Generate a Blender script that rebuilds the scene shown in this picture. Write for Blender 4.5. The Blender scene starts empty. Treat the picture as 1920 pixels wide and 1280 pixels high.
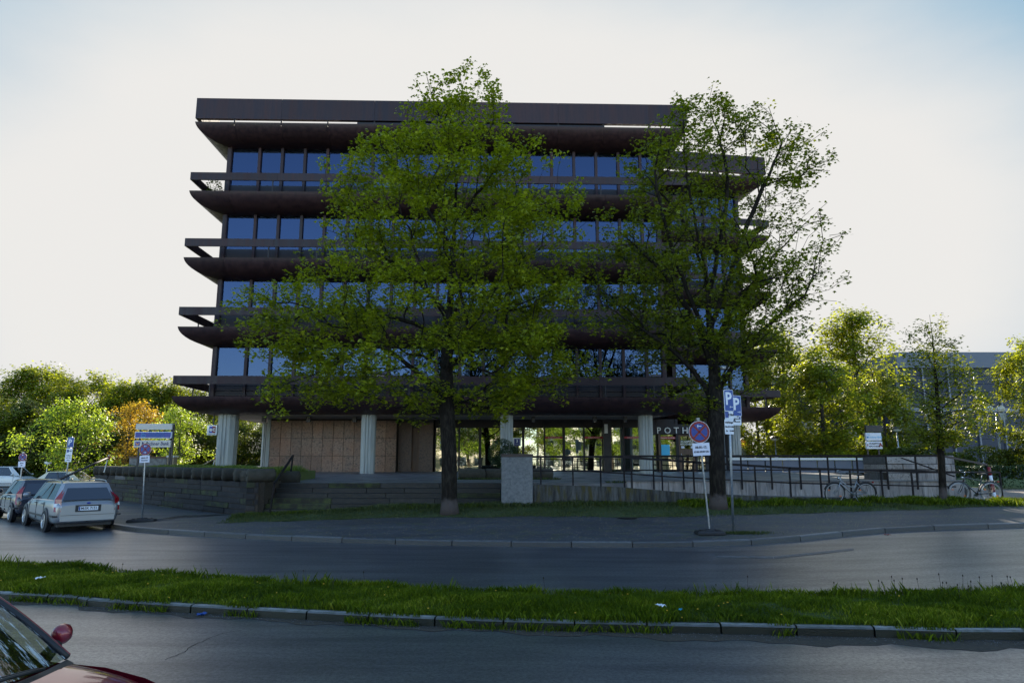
import bpy, math, random
import numpy as np
from mathutils import Vector, Matrix, Euler
R = math.radians
random.seed(7); rng = np.random.default_rng(7)
sc = bpy.context.scene
C = bpy.data.collections.new('scene'); sc.collection.children.link(C)

# ------------------------------------------------------------------ camera
EYE = 2.1; FPX = 1284.0; PITCH = math.atan(224/1284.0)
cd = bpy.data.cameras.new('camera'); cam = bpy.data.objects.new('camera', cd); C.objects.link(cam)
cam.location = (0, 0, EYE); cam.rotation_euler = (R(90)+PITCH, 0, 0)
cd.sensor_width = 36; cd.lens = 36*FPX/1920; cd.clip_start = .05; cd.clip_end = 2000
sc.camera = cam
_c, _s = math.cos(PITCH), math.sin(PITCH)
def ray(px, py):
    x = (px-960)/FPX; y = -(py-640)/FPX
    return (x, _c-y*_s, _s+y*_c)
def P(px, py, Y):                       # point of the place seen at a pixel at depth Y
    d = ray(px, py); k = Y/d[1]; return Vector((d[0]*k, Y, EYE+d[2]*k))
def G(px, py, z):
    d = ray(px, py); k = (z-EYE)/d[2]; return Vector((d[0]*k, d[1]*k, z))

# ------------------------------------------------------------------ light
SUN_EL, SUN_AZ = R(21.0), R(3.0)        # azimuth measured from +Y towards +X: the sun is behind the office block
world = bpy.data.worlds.new('World'); sc.world = world; world.use_nodes = True
nt = world.node_tree; nt.nodes.clear()
def N(t, typ, **kw):
    n = t.nodes.new(typ)
    for k, v in kw.items():
        if k.startswith('_'): n.inputs[k[1:]].default_value = v
        else: setattr(n, k, v)
    return n
out = N(nt, 'ShaderNodeOutputWorld'); bg = N(nt, 'ShaderNodeBackground')
sky = N(nt, 'ShaderNodeTexSky', sky_type='NISHITA', sun_disc=False, sun_elevation=SUN_EL, sun_rotation=SUN_AZ,
        air_density=1.0, dust_density=0.6, ozone_density=2.5)
bg.inputs['Strength'].default_value = 0.15
# thin bright haze veil round the (hidden) sun: white in its wide surroundings, clear blue away from it
geo = N(nt, 'ShaderNodeNewGeometry')
sd = (math.sin(SUN_AZ)*math.cos(SUN_EL), math.cos(SUN_AZ)*math.cos(SUN_EL), math.sin(SUN_EL))
tc = N(nt, 'ShaderNodeTexCoord')
dot = N(nt, 'ShaderNodeVectorMath', operation='DOT_PRODUCT'); dot.inputs[1].default_value = (math.sin(R(-2.5))*math.cos(SUN_EL), math.cos(R(-2.5))*math.cos(SUN_EL), math.sin(SUN_EL))
nt.links.new(tc.outputs['Generated'], dot.inputs[0])
noi = N(nt, 'ShaderNodeTexNoise', _Scale=1.6, _Detail=6.0, _Roughness=.55)
mp = N(nt, 'ShaderNodeMapping'); mp.inputs['Scale'].default_value = (1, 1, 2.6)
nt.links.new(tc.outputs['Generated'], mp.inputs[0]); nt.links.new(mp.outputs[0], noi.inputs['Vector'])
nadd = N(nt, 'ShaderNodeMath', operation='MULTIPLY_ADD'); nadd.inputs[1].default_value = .16; nadd.inputs[2].default_value = -.08
nt.links.new(noi.outputs['Fac'], nadd.inputs[0])
sm = N(nt, 'ShaderNodeMath', operation='ADD'); nt.links.new(dot.outputs['Value'], sm.inputs[0]); nt.links.new(nadd.outputs[0], sm.inputs[1])
mr = N(nt, 'ShaderNodeMapRange', interpolation_type='SMOOTHSTEP'); mr.inputs['From Min'].default_value = .60; mr.inputs['From Max'].default_value = .84
sep = N(nt, 'ShaderNodeSeparateXYZ'); nt.links.new(tc.outputs['Generated'], sep.inputs[0])
hz = N(nt, 'ShaderNodeMath', operation='SUBTRACT'); nt.links.new(sep.outputs['Z'], hz.inputs[0]); hz.inputs[1].default_value = .30
hm = N(nt, 'ShaderNodeMath', operation='MAXIMUM'); nt.links.new(hz.outputs[0], hm.inputs[0]); hm.inputs[1].default_value = 0
hs_ = N(nt, 'ShaderNodeMath', operation='MULTIPLY_ADD'); nt.links.new(hm.outputs[0], hs_.inputs[0]); hs_.inputs[1].default_value = -.55; nt.links.new(sm.outputs[0], hs_.inputs[2])
nt.links.new(hs_.outputs[0], mr.inputs['Value'])
mx = N(nt, 'ShaderNodeMix', data_type='RGBA'); mx.clamp_factor = True
VEIL = (1.86, 1.83, 1.78, 1)
nt.links.new(mr.outputs[0], mx.inputs['Factor']); clr = N(nt, 'ShaderNodeMix', data_type='RGBA'); clr.clamp_factor = True; cr_ = N(nt, 'ShaderNodeMapRange', interpolation_type='SMOOTHSTEP'); cr_.inputs['From Min'].default_value = .15; cr_.inputs['From Max'].default_value = .6
nt.links.new(dot.outputs['Value'], cr_.inputs['Value']); nt.links.new(cr_.outputs[0], clr.inputs['Factor']); nt.links.new(sky.outputs[0], clr.inputs['A']); clr.inputs['B'].default_value = (.50, 1.02, 1.45, 1)
nt.links.new(clr.outputs['Result'], mx.inputs['A']); mx.inputs['B'].default_value = VEIL
nt.links.new(mx.outputs['Result'], bg.inputs['Color']); nt.links.new(bg.outputs[0], out.inputs[0])
sl = bpy.data.lights.new('sun', 'SUN'); sl.energy = 4.2; sl.angle = R(.6); sl.color = (1, .9, .74)
so = bpy.data.objects.new('sun', sl); C.objects.link(so)
so.rotation_euler = Vector((-sd[0], -sd[1], -sd[2])).to_track_quat('-Z', 'Y').to_euler()
so.location = (sd[0]*60, sd[1]*60, sd[2]*60)
sc.view_settings.view_transform = 'Standard'; sc.view_settings.look = 'None'; sc.view_settings.exposure = 1.6; sc.view_settings.gamma = 1
sc.view_settings.use_curve_mapping = False

# ------------------------------------------------------------------ materials
M = {}
def mat(name, col, rough=.7, metal=0., spec=.5, noise=None, bump=0., bscale=40., rnoise=None, emit=None, vec='Object', stretch=None, coat=0.):
    """principled with optional mottling between two colours, bump and roughness noise"""
    m = bpy.data.materials.new(name); m.use_nodes = True; t = m.node_tree; b = t.nodes['Principled BSDF']
    b.inputs['Base Color'].default_value = (*col, 1); b.inputs['Roughness'].default_value = rough
    b.inputs['Metallic'].default_value = metal; b.inputs['Specular IOR Level'].default_value = spec
    if coat: b.inputs['Coat Weight'].default_value = coat; b.inputs['Coat Roughness'].default_value = .04
    co = N(t, 'ShaderNodeTexCoord'); src = co.outputs[vec]
    if stretch:
        mp = N(t, 'ShaderNodeMapping'); mp.inputs['Scale'].default_value = stretch; t.links.new(src, mp.inputs[0]); src = mp.outputs[0]
    if noise:                                   # (colour2, scale, lo, hi)
        c2, s_, lo, hi = noise
        n = N(t, 'ShaderNodeTexNoise', _Scale=s_, _Detail=8., _Roughness=.65); t.links.new(src, n.inputs['Vector'])
        r = N(t, 'ShaderNodeMapRange'); r.inputs['From Min'].default_value = lo; r.inputs['From Max'].default_value = hi
        t.links.new(n.outputs['Fac'], r.inputs['Value'])
        x = N(t, 'ShaderNodeMix', data_type='RGBA'); x.inputs['A'].default_value = (*col, 1); x.inputs['B'].default_value = (*c2, 1)
        t.links.new(r.outputs[0], x.inputs['Factor']); t.links.new(x.outputs['Result'], b.inputs['Base Color'])
    if bump:
        n = N(t, 'ShaderNodeTexNoise', _Scale=bscale, _Detail=5., _Roughness=.6); t.links.new(src, n.inputs['Vector'])
        bp = N(t, 'ShaderNodeBump', _Strength=bump); bp.inputs['Distance'].default_value = .02
        t.links.new(n.outputs['Fac'], bp.inputs['Height']); t.links.new(bp.outputs[0], b.inputs['Normal'])
    if rnoise:                                  # (scale, rough_lo, rough_hi)
        n = N(t, 'ShaderNodeTexNoise', _Scale=rnoise[0], _Detail=4.); t.links.new(src, n.inputs['Vector'])
        r = N(t, 'ShaderNodeMapRange'); r.inputs['From Min'].default_value = .35; r.inputs['From Max'].default_value = .65
        r.inputs['To Min'].default_value = rnoise[1]; r.inputs['To Max'].default_value = rnoise[2]
        t.links.new(n.outputs['Fac'], r.inputs['Value']); t.links.new(r.outputs[0], b.inputs['Roughness'])
    if emit: b.inputs['Emission Color'].default_value = (*emit[0], 1); b.inputs['Emission Strength'].default_value = emit[1]
    M[name] = m; return m
def glass_mat(name, tint=(.5, .6, .8), refl=.4, rough=.0, see=(.25, .28, .3)):
    """coated window glass: mirror-like reflection over a tinted see-through pane"""
    m = bpy.data.materials.new(name); m.use_nodes = True; t = m.node_tree; t.nodes.clear()
    o = N(t, 'ShaderNodeOutputMaterial'); g = N(t, 'ShaderNodeBsdfGlossy'); g.inputs['Color'].default_value = (*tint, 1); g.inputs['Roughness'].default_value = rough
    tr = N(t, 'ShaderNodeBsdfTransparent'); tr.inputs['Color'].default_value = (*see, 1)
    fr = N(t, 'ShaderNodeFresnel', _IOR=1.5); mr = N(t, 'ShaderNodeMath', operation='MULTIPLY_ADD'); mr.inputs[1].default_value = 1-refl; mr.inputs[2].default_value = refl
    t.links.new(fr.outputs[0], mr.inputs[0])
    co = N(t, 'ShaderNodeTexCoord'); n = N(t, 'ShaderNodeTexNoise', _Scale=.7, _Detail=1.); t.links.new(co.outputs['Object'], n.inputs['Vector'])
    bp = N(t, 'ShaderNodeBump', _Strength=.04); bp.inputs['Distance'].default_value = .05; t.links.new(n.outputs['Fac'], bp.inputs['Height']); t.links.new(bp.outputs[0], g.inputs['Normal'])
    x = N(t, 'ShaderNodeMixShader'); t.links.new(mr.outputs[0], x.inputs[0]); t.links.new(tr.outputs[0], x.inputs[1]); t.links.new(g.outputs[0], x.inputs[2])
    t.links.new(x.outputs[0], o.inputs[0]); M[name] = m; return m
def leaf_mat(name, c1, c2, c3=None, trans=.45, rough=.45, gloss=.45):
    """thin leaf: colour varies leaf by leaf (attribute tint), diffuse + light coming through"""
    m = bpy.data.materials.new(name); m.use_nodes = True; t = m.node_tree; t.nodes.clear()
    o = N(t, 'ShaderNodeOutputMaterial'); a = N(t, 'ShaderNodeAttribute', attribute_name='tint')
    r = N(t, 'ShaderNodeValToRGB'); e = r.color_ramp.elements; e[0].color = (*c1, 1); e[1].color = (*c2, 1)
    if c3: k = e.new(.93); k.color = (*c2, 1); e[-1].color = (*c3, 1)
    t.links.new(a.outputs['Fac'], r.inputs[0])
    p = N(t, 'ShaderNodeBsdfPrincipled', _Roughness=rough); p.inputs['Specular IOR Level'].default_value = gloss
    t.links.new(r.outputs[0], p.inputs['Base Color'])
    tl = N(t, 'ShaderNodeBsdfTranslucent'); hs = N(t, 'ShaderNodeMix', data_type='RGBA', blend_type='MULTIPLY'); hs.inputs['Factor'].default_value = 1
    hs.inputs['B'].default_value = (1.8, 1.72, .6, 1); t.links.new(r.outputs[0], hs.inputs['A']); t.links.new(hs.outputs['Result'], tl.inputs[0])
    x = N(t, 'ShaderNodeMixShader'); x.inputs[0].default_value = trans; t.links.new(p.outputs[0], x.inputs[1]); t.links.new(tl.outputs[0], x.inputs[2])
    t.links.new(x.outputs[0], o.inputs[0]); M[name] = m; return m
def asphalt(name, base, r0, r1, moss=None, spec_=.6, bd_=.0022, coat=0):
    m = bpy.data.materials.new(name); m.use_nodes = True; t = m.node_tree; b = t.nodes['Principled BSDF']
    co = N(t, 'ShaderNodeTexCoord'); src = co.outputs['Object']
    fine = N(t, 'ShaderNodeTexNoise', _Scale=20., _Detail=7., _Roughness=.95); t.links.new(src, fine.inputs['Vector'])
    vor = N(t, 'ShaderNodeTexVoronoi', _Scale=45.); t.links.new(src, vor.inputs['Vector'])
    mp = N(t, 'ShaderNodeMapping'); mp.inputs['Scale'].default_value = (.16, .9, 1); mp.inputs['Rotation'].default_value = (0, 0, R(8)); t.links.new(src, mp.inputs[0])
    big = N(t, 'ShaderNodeTexNoise', _Scale=1.9, _Detail=8., _Roughness=.66); t.links.new(mp.outputs[0], big.inputs['Vector'])
    r = N(t, 'ShaderNodeMapRange'); r.inputs['From Min'].default_value = .32; r.inputs['From Max'].default_value = .7
    r.inputs['To Min'].default_value = r0; r.inputs['To Max'].default_value = r1; t.links.new(big.outputs['Fac'], r.inputs['Value']); t.links.new(r.outputs[0], b.inputs['Roughness'])
    cr = N(t, 'ShaderNodeValToRGB'); e = cr.color_ramp.elements
    e[0].position = .38; e[0].color = (base[0]*.2, base[1]*.2, base[2]*.2, 1); e[1].position = .66; e[1].color = (base[0]*2.6, base[1]*2.6, base[2]*2.6, 1)
    t.links.new(fine.outputs['Fac'], cr.inputs[0]); col = cr.outputs[0]
    mm = N(t, 'ShaderNodeMix', data_type='RGBA', blend_type='MULTIPLY'); mm.inputs['Factor'].default_value = .55
    c2 = N(t, 'ShaderNodeValToRGB'); c2.color_ramp.elements[0].position = .38; c2.color_ramp.elements[1].position = .62
    c2.color_ramp.elements[0].color = (.45, .45, .47, 1); t.links.new(big.outputs['Fac'], c2.inputs[0]); t.links.new(col, mm.inputs['A']); t.links.new(c2.outputs[0], mm.inputs['B']); col = mm.outputs['Result']
    if moss:
        n3 = N(t, 'ShaderNodeTexNoise', _Scale=2.4, _Detail=9., _Roughness=.75); t.links.new(src, n3.inputs['Vector'])
        rr = N(t, 'ShaderNodeMapRange'); rr.inputs['From Min'].default_value = .5; rr.inputs['From Max'].default_value = .72; t.links.new(n3.outputs['Fac'], rr.inputs['Value'])
        x = N(t, 'ShaderNodeMix', data_type='RGBA'); x.inputs['B'].default_value = (*moss, 1); t.links.new(rr.outputs[0], x.inputs['Factor']); t.links.new(col, x.inputs['A']); col = x.outputs['Result']
    t.links.new(col, b.inputs['Base Color'])
    bp = N(t, 'ShaderNodeBump', _Strength=.5); bp.inputs['Distance'].default_value = bd_
    fb = N(t, 'ShaderNodeTexNoise', _Scale=55., _Detail=2., _Roughness=.5); t.links.new(src, fb.inputs['Vector'])
    ad = N(t, 'ShaderNodeMath', operation='ADD'); t.links.new(fb.outputs['Fac'], ad.inputs[0]); t.links.new(vor.outputs['Distance'], ad.inputs[1])
    t.links.new(ad.outputs[0], bp.inputs['Height']); t.links.new(bp.outputs[0], b.inputs['Normal'])
    b.inputs['Specular IOR Level'].default_value = spec_
    if coat:                                     # damp film, patchy and streaked along the road
        cw = N(t, 'ShaderNodeMapRange'); cw.inputs['From Min'].default_value = .36; cw.inputs['From Max'].default_value = .62; cw.inputs['To Min'].default_value = coat*.45; b.inputs['Coat IOR'].default_value = 3.0; cw.inputs['To Max'].default_value = coat
        t.links.new(big.outputs['Fac'], cw.inputs['Value']); sp2 = N(t, 'ShaderNodeMapRange'); sp2.inputs['From Min'].default_value = .40; sp2.inputs['From Max'].default_value = .60; sp2.inputs['To Min'].default_value = .55; sp2.inputs['To Max'].default_value = 1.4; t.links.new(fine.outputs['Fac'], sp2.inputs['Value'])
        ml = N(t, 'ShaderNodeMath', operation='MULTIPLY'); t.links.new(cw.outputs[0], ml.inputs[0]); t.links.new(sp2.outputs[0], ml.inputs[1]); t.links.new(ml.outputs[0], b.inputs['Coat Weight']); b.inputs['Coat Roughness'].default_value = .34
        b2_ = N(t, 'ShaderNodeBump', _Strength=.5); b2_.inputs['Distance'].default_value = .004; t.links.new(fb.outputs['Fac'], b2_.inputs['Height']); t.links.new(b2_.outputs[0], b.inputs['Coat Normal'])
    M[name] = m; return m

mat('brown_metal', (.022, .011, .013), .5, .0, .3, noise=((.042, .020, .021), 1., .4, .62), rnoise=(1., .38, .62), stretch=(5., 5., .35))
mat('brown_dark', (.015, .009, .010), .6)
mat('black_metal', (.025, .02, .02), .45)
mat('rail_metal', (.008, .006, .008), .5, 0., .2, noise=((.02, .011, .010), 6., .5, .75))
mat('ceiling_slat', (.22, .2, .19), .55, stretch=(1, 1, 1), noise=((.2, .17, .16), 3., .4, .7))
mat('interior', (.09, .085, .08), .9); mat('interior_light', (.45, .44, .42), .9)
mat('curtain', (.5, .55, .6), .9, noise=((.3, .34, .4), 9., .4, .6), stretch=(1, 1, .02))
glass_mat('office_glass', (.14, .195, .34), .22, .0, (.18, .2, .23))
glass_mat('shop_glass', (.80, .85, .80), .50, .0, (.25, .27, .27))
glass_mat('car_glass', (.8, .85, .9), .05, .0, (.30, .36, .34))
mat('column_concrete', (.40, .40, .36), .75, noise=((.27, .27, .25), 5., .45, .7), stretch=(1, 1, .12), bump=.3, bscale=30)
def granite(name, a, b_, c_):
    m = mat(name, a, .45, bump=.15, bscale=60); t = m.node_tree; b = t.nodes['Principled BSDF']; co = N(t, 'ShaderNodeTexCoord')
    n = N(t, 'ShaderNodeTexNoise', _Scale=11., _Detail=5., _Roughness=.85); v = N(t, 'ShaderNodeTexVoronoi', _Scale=8.)
    n2 = N(t, 'ShaderNodeTexNoise', _Scale=1.1, _Detail=4.)
    for q in (n, v, n2): t.links.new(co.outputs['Object'], q.inputs['Vector'])
    r = N(t, 'ShaderNodeValToRGB'); e = r.color_ramp.elements; e[0].position = .40; e[0].color = (.035, .025, .02, 1); e[1].position = .68; e[1].color = (*b_, 1); k = e.new(.47); k.color = (*a, 1)
    t.links.new(n.outputs['Fac'], r.inputs[0]); x = N(t, 'ShaderNodeMix', data_type='RGBA'); x.inputs['B'].default_value = (*c_, 1)
    rr = N(t, 'ShaderNodeMapRange'); rr.inputs['From Min'].default_value = .4; rr.inputs['From Max'].default_value = .65; rr.inputs['To Max'].default_value = .5
    t.links.new(n2.outputs['Fac'], rr.inputs['Value']); t.links.new(rr.outputs[0], x.inputs['Factor']); t.links.new(r.outputs[0], x.inputs['A']); t.links.new(x.outputs['Result'], b.inputs['Base Color'])
granite('pink_granite', (.24, .14, .09), (.33, .20, .13), (.28, .12, .055))
granite('dark_granite', (.10, .058, .038), (.14, .085, .055), (.11, .05, .025))
granite('grey_granite', (.30, .27, .25), (.42, .37, .34), (.20, .18, .17))
mat('wood_door', (.13, .065, .03), .5, noise=((.08, .04, .02), 6., .4, .6), stretch=(1, 1, .1))
asphalt('asphalt', (.018, .020, .034), .4, .6, coat=1.)
asphalt('asphalt_near', (.024, .026, .044), .4, .6, coat=.95)
asphalt('paving_small', (.05, .051, .058), .5, .75, moss=(.07, .075, .03), spec_=.5, bd_=.003)
mat('kerb_stone', (.15, .15, .16), .4, noise=((.07, .07, .075), 9., .4, .65), bump=.5, bscale=60)
mat('mossy_shaded_kerb', (.30, .30, .31), .38, noise=((.16, .17, .15), 7., .42, .6), bump=.5, bscale=60)
mat('terrace_slab', (.17, .165, .165), .42, noise=((.09, .085, .085), 1.2, .4, .65), bump=.3, bscale=50, rnoise=(1.5, .35, .6))
mat('soil', (.035, .026, .02), .95, noise=((.06, .045, .03), 20., .4, .6), bump=1., bscale=40)
mat('turf', (.035, .06, .008), .95, noise=((.05, .06, .016), 3., .4, .65), bump=1., bscale=60)
mat('meadow', (.07, .11, .02), .95, noise=((.11, .12, .03), 2., .4, .65), bump=1., bscale=30)
mat('stone_dark', (.012, .010, .010), .8, noise=((.030, .026, .024), 4., .45, .7), bump=.8, bscale=25)
mat('stone_step', (.012, .011, .010), .5, noise=((.028, .025, .021), 5., .45, .7), bump=.3, bscale=25)
mat('stone_pale', (.12, .115, .11), .8, noise=((.08, .075, .07), 5., .45, .65), bump=.8, bscale=25)
mat('stone_moss', (.020, .018, .012), .85, noise=((.05, .06, .018), 3., .42, .6), bump=.8, bscale=25)
mat('log_stone', (.055, .047, .036), .9, noise=((.035, .033, .022), 5., .4, .62), bump=1., bscale=18)
mat('concrete_rough', (.20, .2, .2), .85, noise=((.12, .125, .125), 14., .4, .65), bump=.6, bscale=50)
mat('concrete_cap', (.07, .05, .04), .8)
def streaked(name, a, b_, moss):
    m = mat(name, a, .85, bump=.8, bscale=30); t = m.node_tree; b = t.nodes['Principled BSDF']; co = N(t, 'ShaderNodeTexCoord')
    mp = N(t, 'ShaderNodeMapping'); mp.inputs['Scale'].default_value = (9, 9, .9); t.links.new(co.outputs['Object'], mp.inputs[0])
    n = N(t, 'ShaderNodeTexNoise', _Scale=1., _Detail=7., _Roughness=.7); t.links.new(mp.outputs[0], n.inputs['Vector'])
    n2 = N(t, 'ShaderNodeTexNoise', _Scale=1.9, _Detail=6.); mp2 = N(t, 'ShaderNodeMapping'); mp2.inputs['Scale'].default_value = (3, 3, .7); mp2.inputs['Location'].default_value = (7, 3, 1)
    t.links.new(co.outputs['Object'], mp2.inputs[0]); t.links.new(mp2.outputs[0], n2.inputs['Vector'])
    r = N(t, 'ShaderNodeValToRGB'); e = r.color_ramp.elements; e[0].position = .38; e[0].color = (*b_, 1); e[1].position = .62; e[1].color = (*a, 1); t.links.new(n.outputs['Fac'], r.inputs[0])
    rr = N(t, 'ShaderNodeMapRange'); rr.inputs['From Min'].default_value = .5; rr.inputs['From Max'].default_value = .62; t.links.new(n2.outputs['Fac'], rr.inputs['Value'])
    x = N(t, 'ShaderNodeMix', data_type='RGBA'); x.inputs['B'].default_value = (*moss, 1); t.links.new(rr.outputs[0], x.inputs['Factor']); t.links.new(r.outputs[0], x.inputs['A']); t.links.new(x.outputs['Result'], b.inputs['Base Color'])
streaked('ramp_wall', (.10, .098, .09), (.018, .016, .014), (.06, .048, .01))
streaked('terrace_wall', (.42, .37, .34), (.16, .14, .13), (.3, .27, .25))
mat('bark', (.014, .011, .009), .95, 0., .1, noise=((.038, .032, .024), 7., .45, .65), bump=1., bscale=22, stretch=(2, 2, .5))
mat('bark_pale', (.10, .075, .065), .95, noise=((.05, .04, .035), 9., .45, .65), bump=1., bscale=22, stretch=(2, 2, .5))
mat('bark_far', (.05, .04, .03), .95)
leaf_mat('leaf_big', (.115, .145, .005), (.25, .28, .010), (.42, .43, .04), .45)
leaf_mat('leaf_olive', (.095, .12, .006), (.18, .205, .010), (.27, .30, .025), .42)
leaf_mat('leaf_far', (.10, .13, .012), (.27, .30, .03), (.42, .42, .07), .6)
leaf_mat('leaf_dark', (.04, .06, .010), (.11, .14, .018), (.18, .2, .03), .5)
leaf_mat('leaf_lime', (.14, .22, .03), (.3, .38, .06), (.45, .5, .1), .55)
leaf_mat('leaf_orange', (.32, .2, .03), (.42, .3, .05), (.5, .4, .1), .55)
leaf_mat('leaf_box', (.015, .035, .01), (.035, .07, .018), None, .2)
leaf_mat('grass_blade', (.045, .075, .003), (.14, .19, .006), (.26, .28, .03), .35, .55, .2)
leaf_mat('grass_dry', (.03, .05, .01), (.08, .10, .02), (.16, .14, .05), .3, .6)
leaf_mat('grass_sunny', (.07, .12, .02), (.16, .2, .04), (.3, .3, .1), .4, .6)  # lighter tint puts the bank's sunlight into the blade colour
mat('galv', (.34, .36, .38), .38, .75, noise=((.22, .24, .26), 14., .4, .65))
mat('rubber', (.012, .012, .014), .6, bump=.3, bscale=60); mat('white_sign', (.72, .74, .78), .4); mat('paper', (.68, .68, .76), .6)
mat('sign_blue', (.006, .045, .25), .35); mat('sign_red', (.22, .006, .010), .35); mat('sign_back', (.25, .26, .27), .5)
mat('deep_blue', (.01, .03, .28), .35); mat('ink', (.02, .02, .03), .6); mat('red_strip', (.45, .03, .03), .5)
mat('letter', (.72, .69, .62), .5); mat('cream', (.6, .55, .47), .6); mat('mid_blue', (.004, .055, .27), .4); mat('navy', (.015, .025, .12), .4); mat('cyan', (.05, .45, .7), .4)
mat('silver_paint', (.25, .255, .27), .28, .6, coat=.6); mat('dark_paint', (.012, .014, .024), .25, .2, coat=.8); mat('white_paint', (.62, .62, .60), .3, coat=.5)
mat('beige_paint', (.62, .56, .40), .3, coat=.5); mat('red_paint', (.24, .008, .024), .28, .25, coat=.9); mat('pale_silver', (.3, .3, .3), .35, .3, coat=.4)
mat('black_plastic', (.015, .015, .017), .5); mat('lamp_red', (.28, .008, .012), .12, coat=.6); mat('lamp_white', (.7, .7, .7), .1, coat=.5); mat('chrome', (.6, .6, .62), .15, 1.)
mat('tyre', (.014, .014, .015), .75, bump=.3, bscale=50); mat('alloy', (.45, .45, .46), .3, .8)
mat('globe', (.85, .85, .83), .3); mat('orange_reflector', (.7, .16, .02), .3)
mat('hall_blue', (.014, .021, .05), .5, noise=((.010, .014, .034), 2., .4, .65)); mat('hall_grey', (.11, .12, .155), .5); mat('hall_band', (.22, .22, .25), .6); mat('hall_wall', (.33, .30, .26), .8)
mat('far_wall', (.62, .54, .44), .85); mat('far_white', (.75, .72, .66), .85); mat('far_glass', (.06, .08, .1), .15)
mat('wood_pale', (.33, .25, .16), .8); mat('grey_wall', (.24, .23, .21), .85, noise=((.14, .13, .12), 6., .4, .6)); mat('brown_wood', (.12, .06, .03), .7)
mat('yellow', (.75, .42, .02), .45); mat('orange_box', (.75, .30, .02), .5); mat('truck_blue', (.03, .07, .4), .4); mat('road_paint', (.13, .13, .14), .5, noise=((.05, .05, .055), 12., .4, .62))

# ------------------------------------------------------------------ mesh helpers
class MB:
    def __init__(s): s.v = []; s.f = []; s.sm = []
    def add(s, vs, fs, smooth=False, mtx=None):
        o = len(s.v)
        s.v += [tuple(mtx @ Vector(v)) for v in vs] if mtx is not None else [tuple(v) for v in vs]
        s.f += [tuple(i+o for i in f) for f in fs]; s.sm += [smooth]*len(fs); return s
    def box(s, a, b, mtx=None):
        x0, y0, z0 = a; x1, y1, z1 = b
        return s.add([(x0,y0,z0),(x1,y0,z0),(x1,y1,z0),(x0,y1,z0),(x0,y0,z1),(x1,y0,z1),(x1,y1,z1),(x0,y1,z1)],
                     [(3,2,1,0),(4,5,6,7),(0,1,5,4),(1,2,6,5),(2,3,7,6),(3,0,4,7)], False, mtx)
    def cbox(s, a, b, c=.01):                    # box with chamfered vertical and top edges
        x0, y0, z0 = a; x1, y1, z1 = b
        def ring(x0,y0,x1,y1,z,c): return [(x0+c,y0,z),(x1-c,y0,z),(x1,y0+c,z),(x1,y1-c,z),(x1-c,y1,z),(x0+c,y1,z),(x0,y1-c,z),(x0,y0+c,z)]
        vs = ring(x0,y0,x1,y1,z0,c)+ring(x0,y0,x1,y1,z1-c,c)+ring(x0+c,y0+c,x1-c,y1-c,z1,c*.5)
        fs = [tuple(range(7,-1,-1)), tuple(range(16,24))]
        for k in range(2): fs += [(k*8+i, k*8+(i+1)%8, k*8+8+(i+1)%8, k*8+8+i) for i in range(8)]
        return s.add(vs, fs)
    def tube(s, pts, r, n=8, cap=True, smooth=True):
        pts = [Vector(p) for p in pts]; m = len(pts); rr = r if hasattr(r, '__len__') else [r]*m
        vs = []; prev = None
        for i, p in enumerate(pts):
            d = (pts[min(i+1,m-1)]-pts[max(i-1,0)]).normalized()
            if prev is None: u = d.orthogonal().normalized()
            else: u = (prev - d*prev.dot(d)); u = u.normalized() if u.length > 1e-6 else d.orthogonal().normalized()
            prev = u; w = d.cross(u)
            for k in range(n):
                a = 2*math.pi*k/n; vs.append(p+(u*math.cos(a)+w*math.sin(a))*rr[i])
        fs = [(i*n+k, i*n+(k+1)%n, (i+1)*n+(k+1)%n, (i+1)*n+k) for i in range(m-1) for k in range(n)]
        s.add(vs, fs, smooth)
        if cap: s.f += [tuple(len(s.v)-len(vs)+k for k in range(n-1,-1,-1)), tuple(len(s.v)-n+k for k in range(n))]; s.sm += [False, False]
        return s
    def prism(s, poly, y0, y1, mtx=None):        # polygon in xz, extruded along y
        n = len(poly); vs = [(x,y0,z) for x,z in poly]+[(x,y1,z) for x,z in poly]
        fs = [tuple(range(n)), tuple(range(2*n-1,n-1,-1))]+[(i,n+i,n+(i+1)%n,(i+1)%n) for i in range(n)]
        return s.add(vs, fs, False, mtx)
    def lathe(s, prof, n=16, mtx=None, smooth=True):   # (r,z) profile round z
        vs = [(r*math.cos(2*math.pi*k/n), r*math.sin(2*math.pi*k/n), z) for r, z in prof for k in range(n)]
        fs = [(i*n+k, i*n+(k+1)%n, (i+1)*n+(k+1)%n, (i+1)*n+k) for i in range(len(prof)-1) for k in range(n)]
        s.add(vs, fs, smooth, mtx)
        return s
    def mesh(s, name, m):
        me = bpy.data.meshes.new(name); me.from_pydata(s.v, [], s.f); me.polygons.foreach_set('use_smooth', s.sm)
        if m: me.materials.append(M[m] if isinstance(m, str) else m)
        me.update(); return me
    def build(s, name, m, parent=None, loc=None, rot=None): return put(name, s.mesh(name, m), parent, loc, rot)
def put(name, me, parent=None, loc=None, rot=None):
    o = bpy.data.objects.new(name, me); C.objects.link(o)
    if parent: o.parent = parent
    if loc is not None: o.location = loc
    if rot is not None: o.rotation_euler = rot
    return o
def tag(o, label=None, cat=None, group=None, kind=None):
    for k, v in (('label', label), ('category', cat), ('group', group), ('kind', kind)):
        if v: o[k] = v
    return o
def thing(name, label, cat, loc=(0,0,0), rz=0, group=None):
    o = bpy.data.objects.new(name, None); C.objects.link(o); o.location = loc; o.rotation_euler = (0,0,rz); o.empty_display_size = .3
    return tag(o, label, cat, group)
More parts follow.
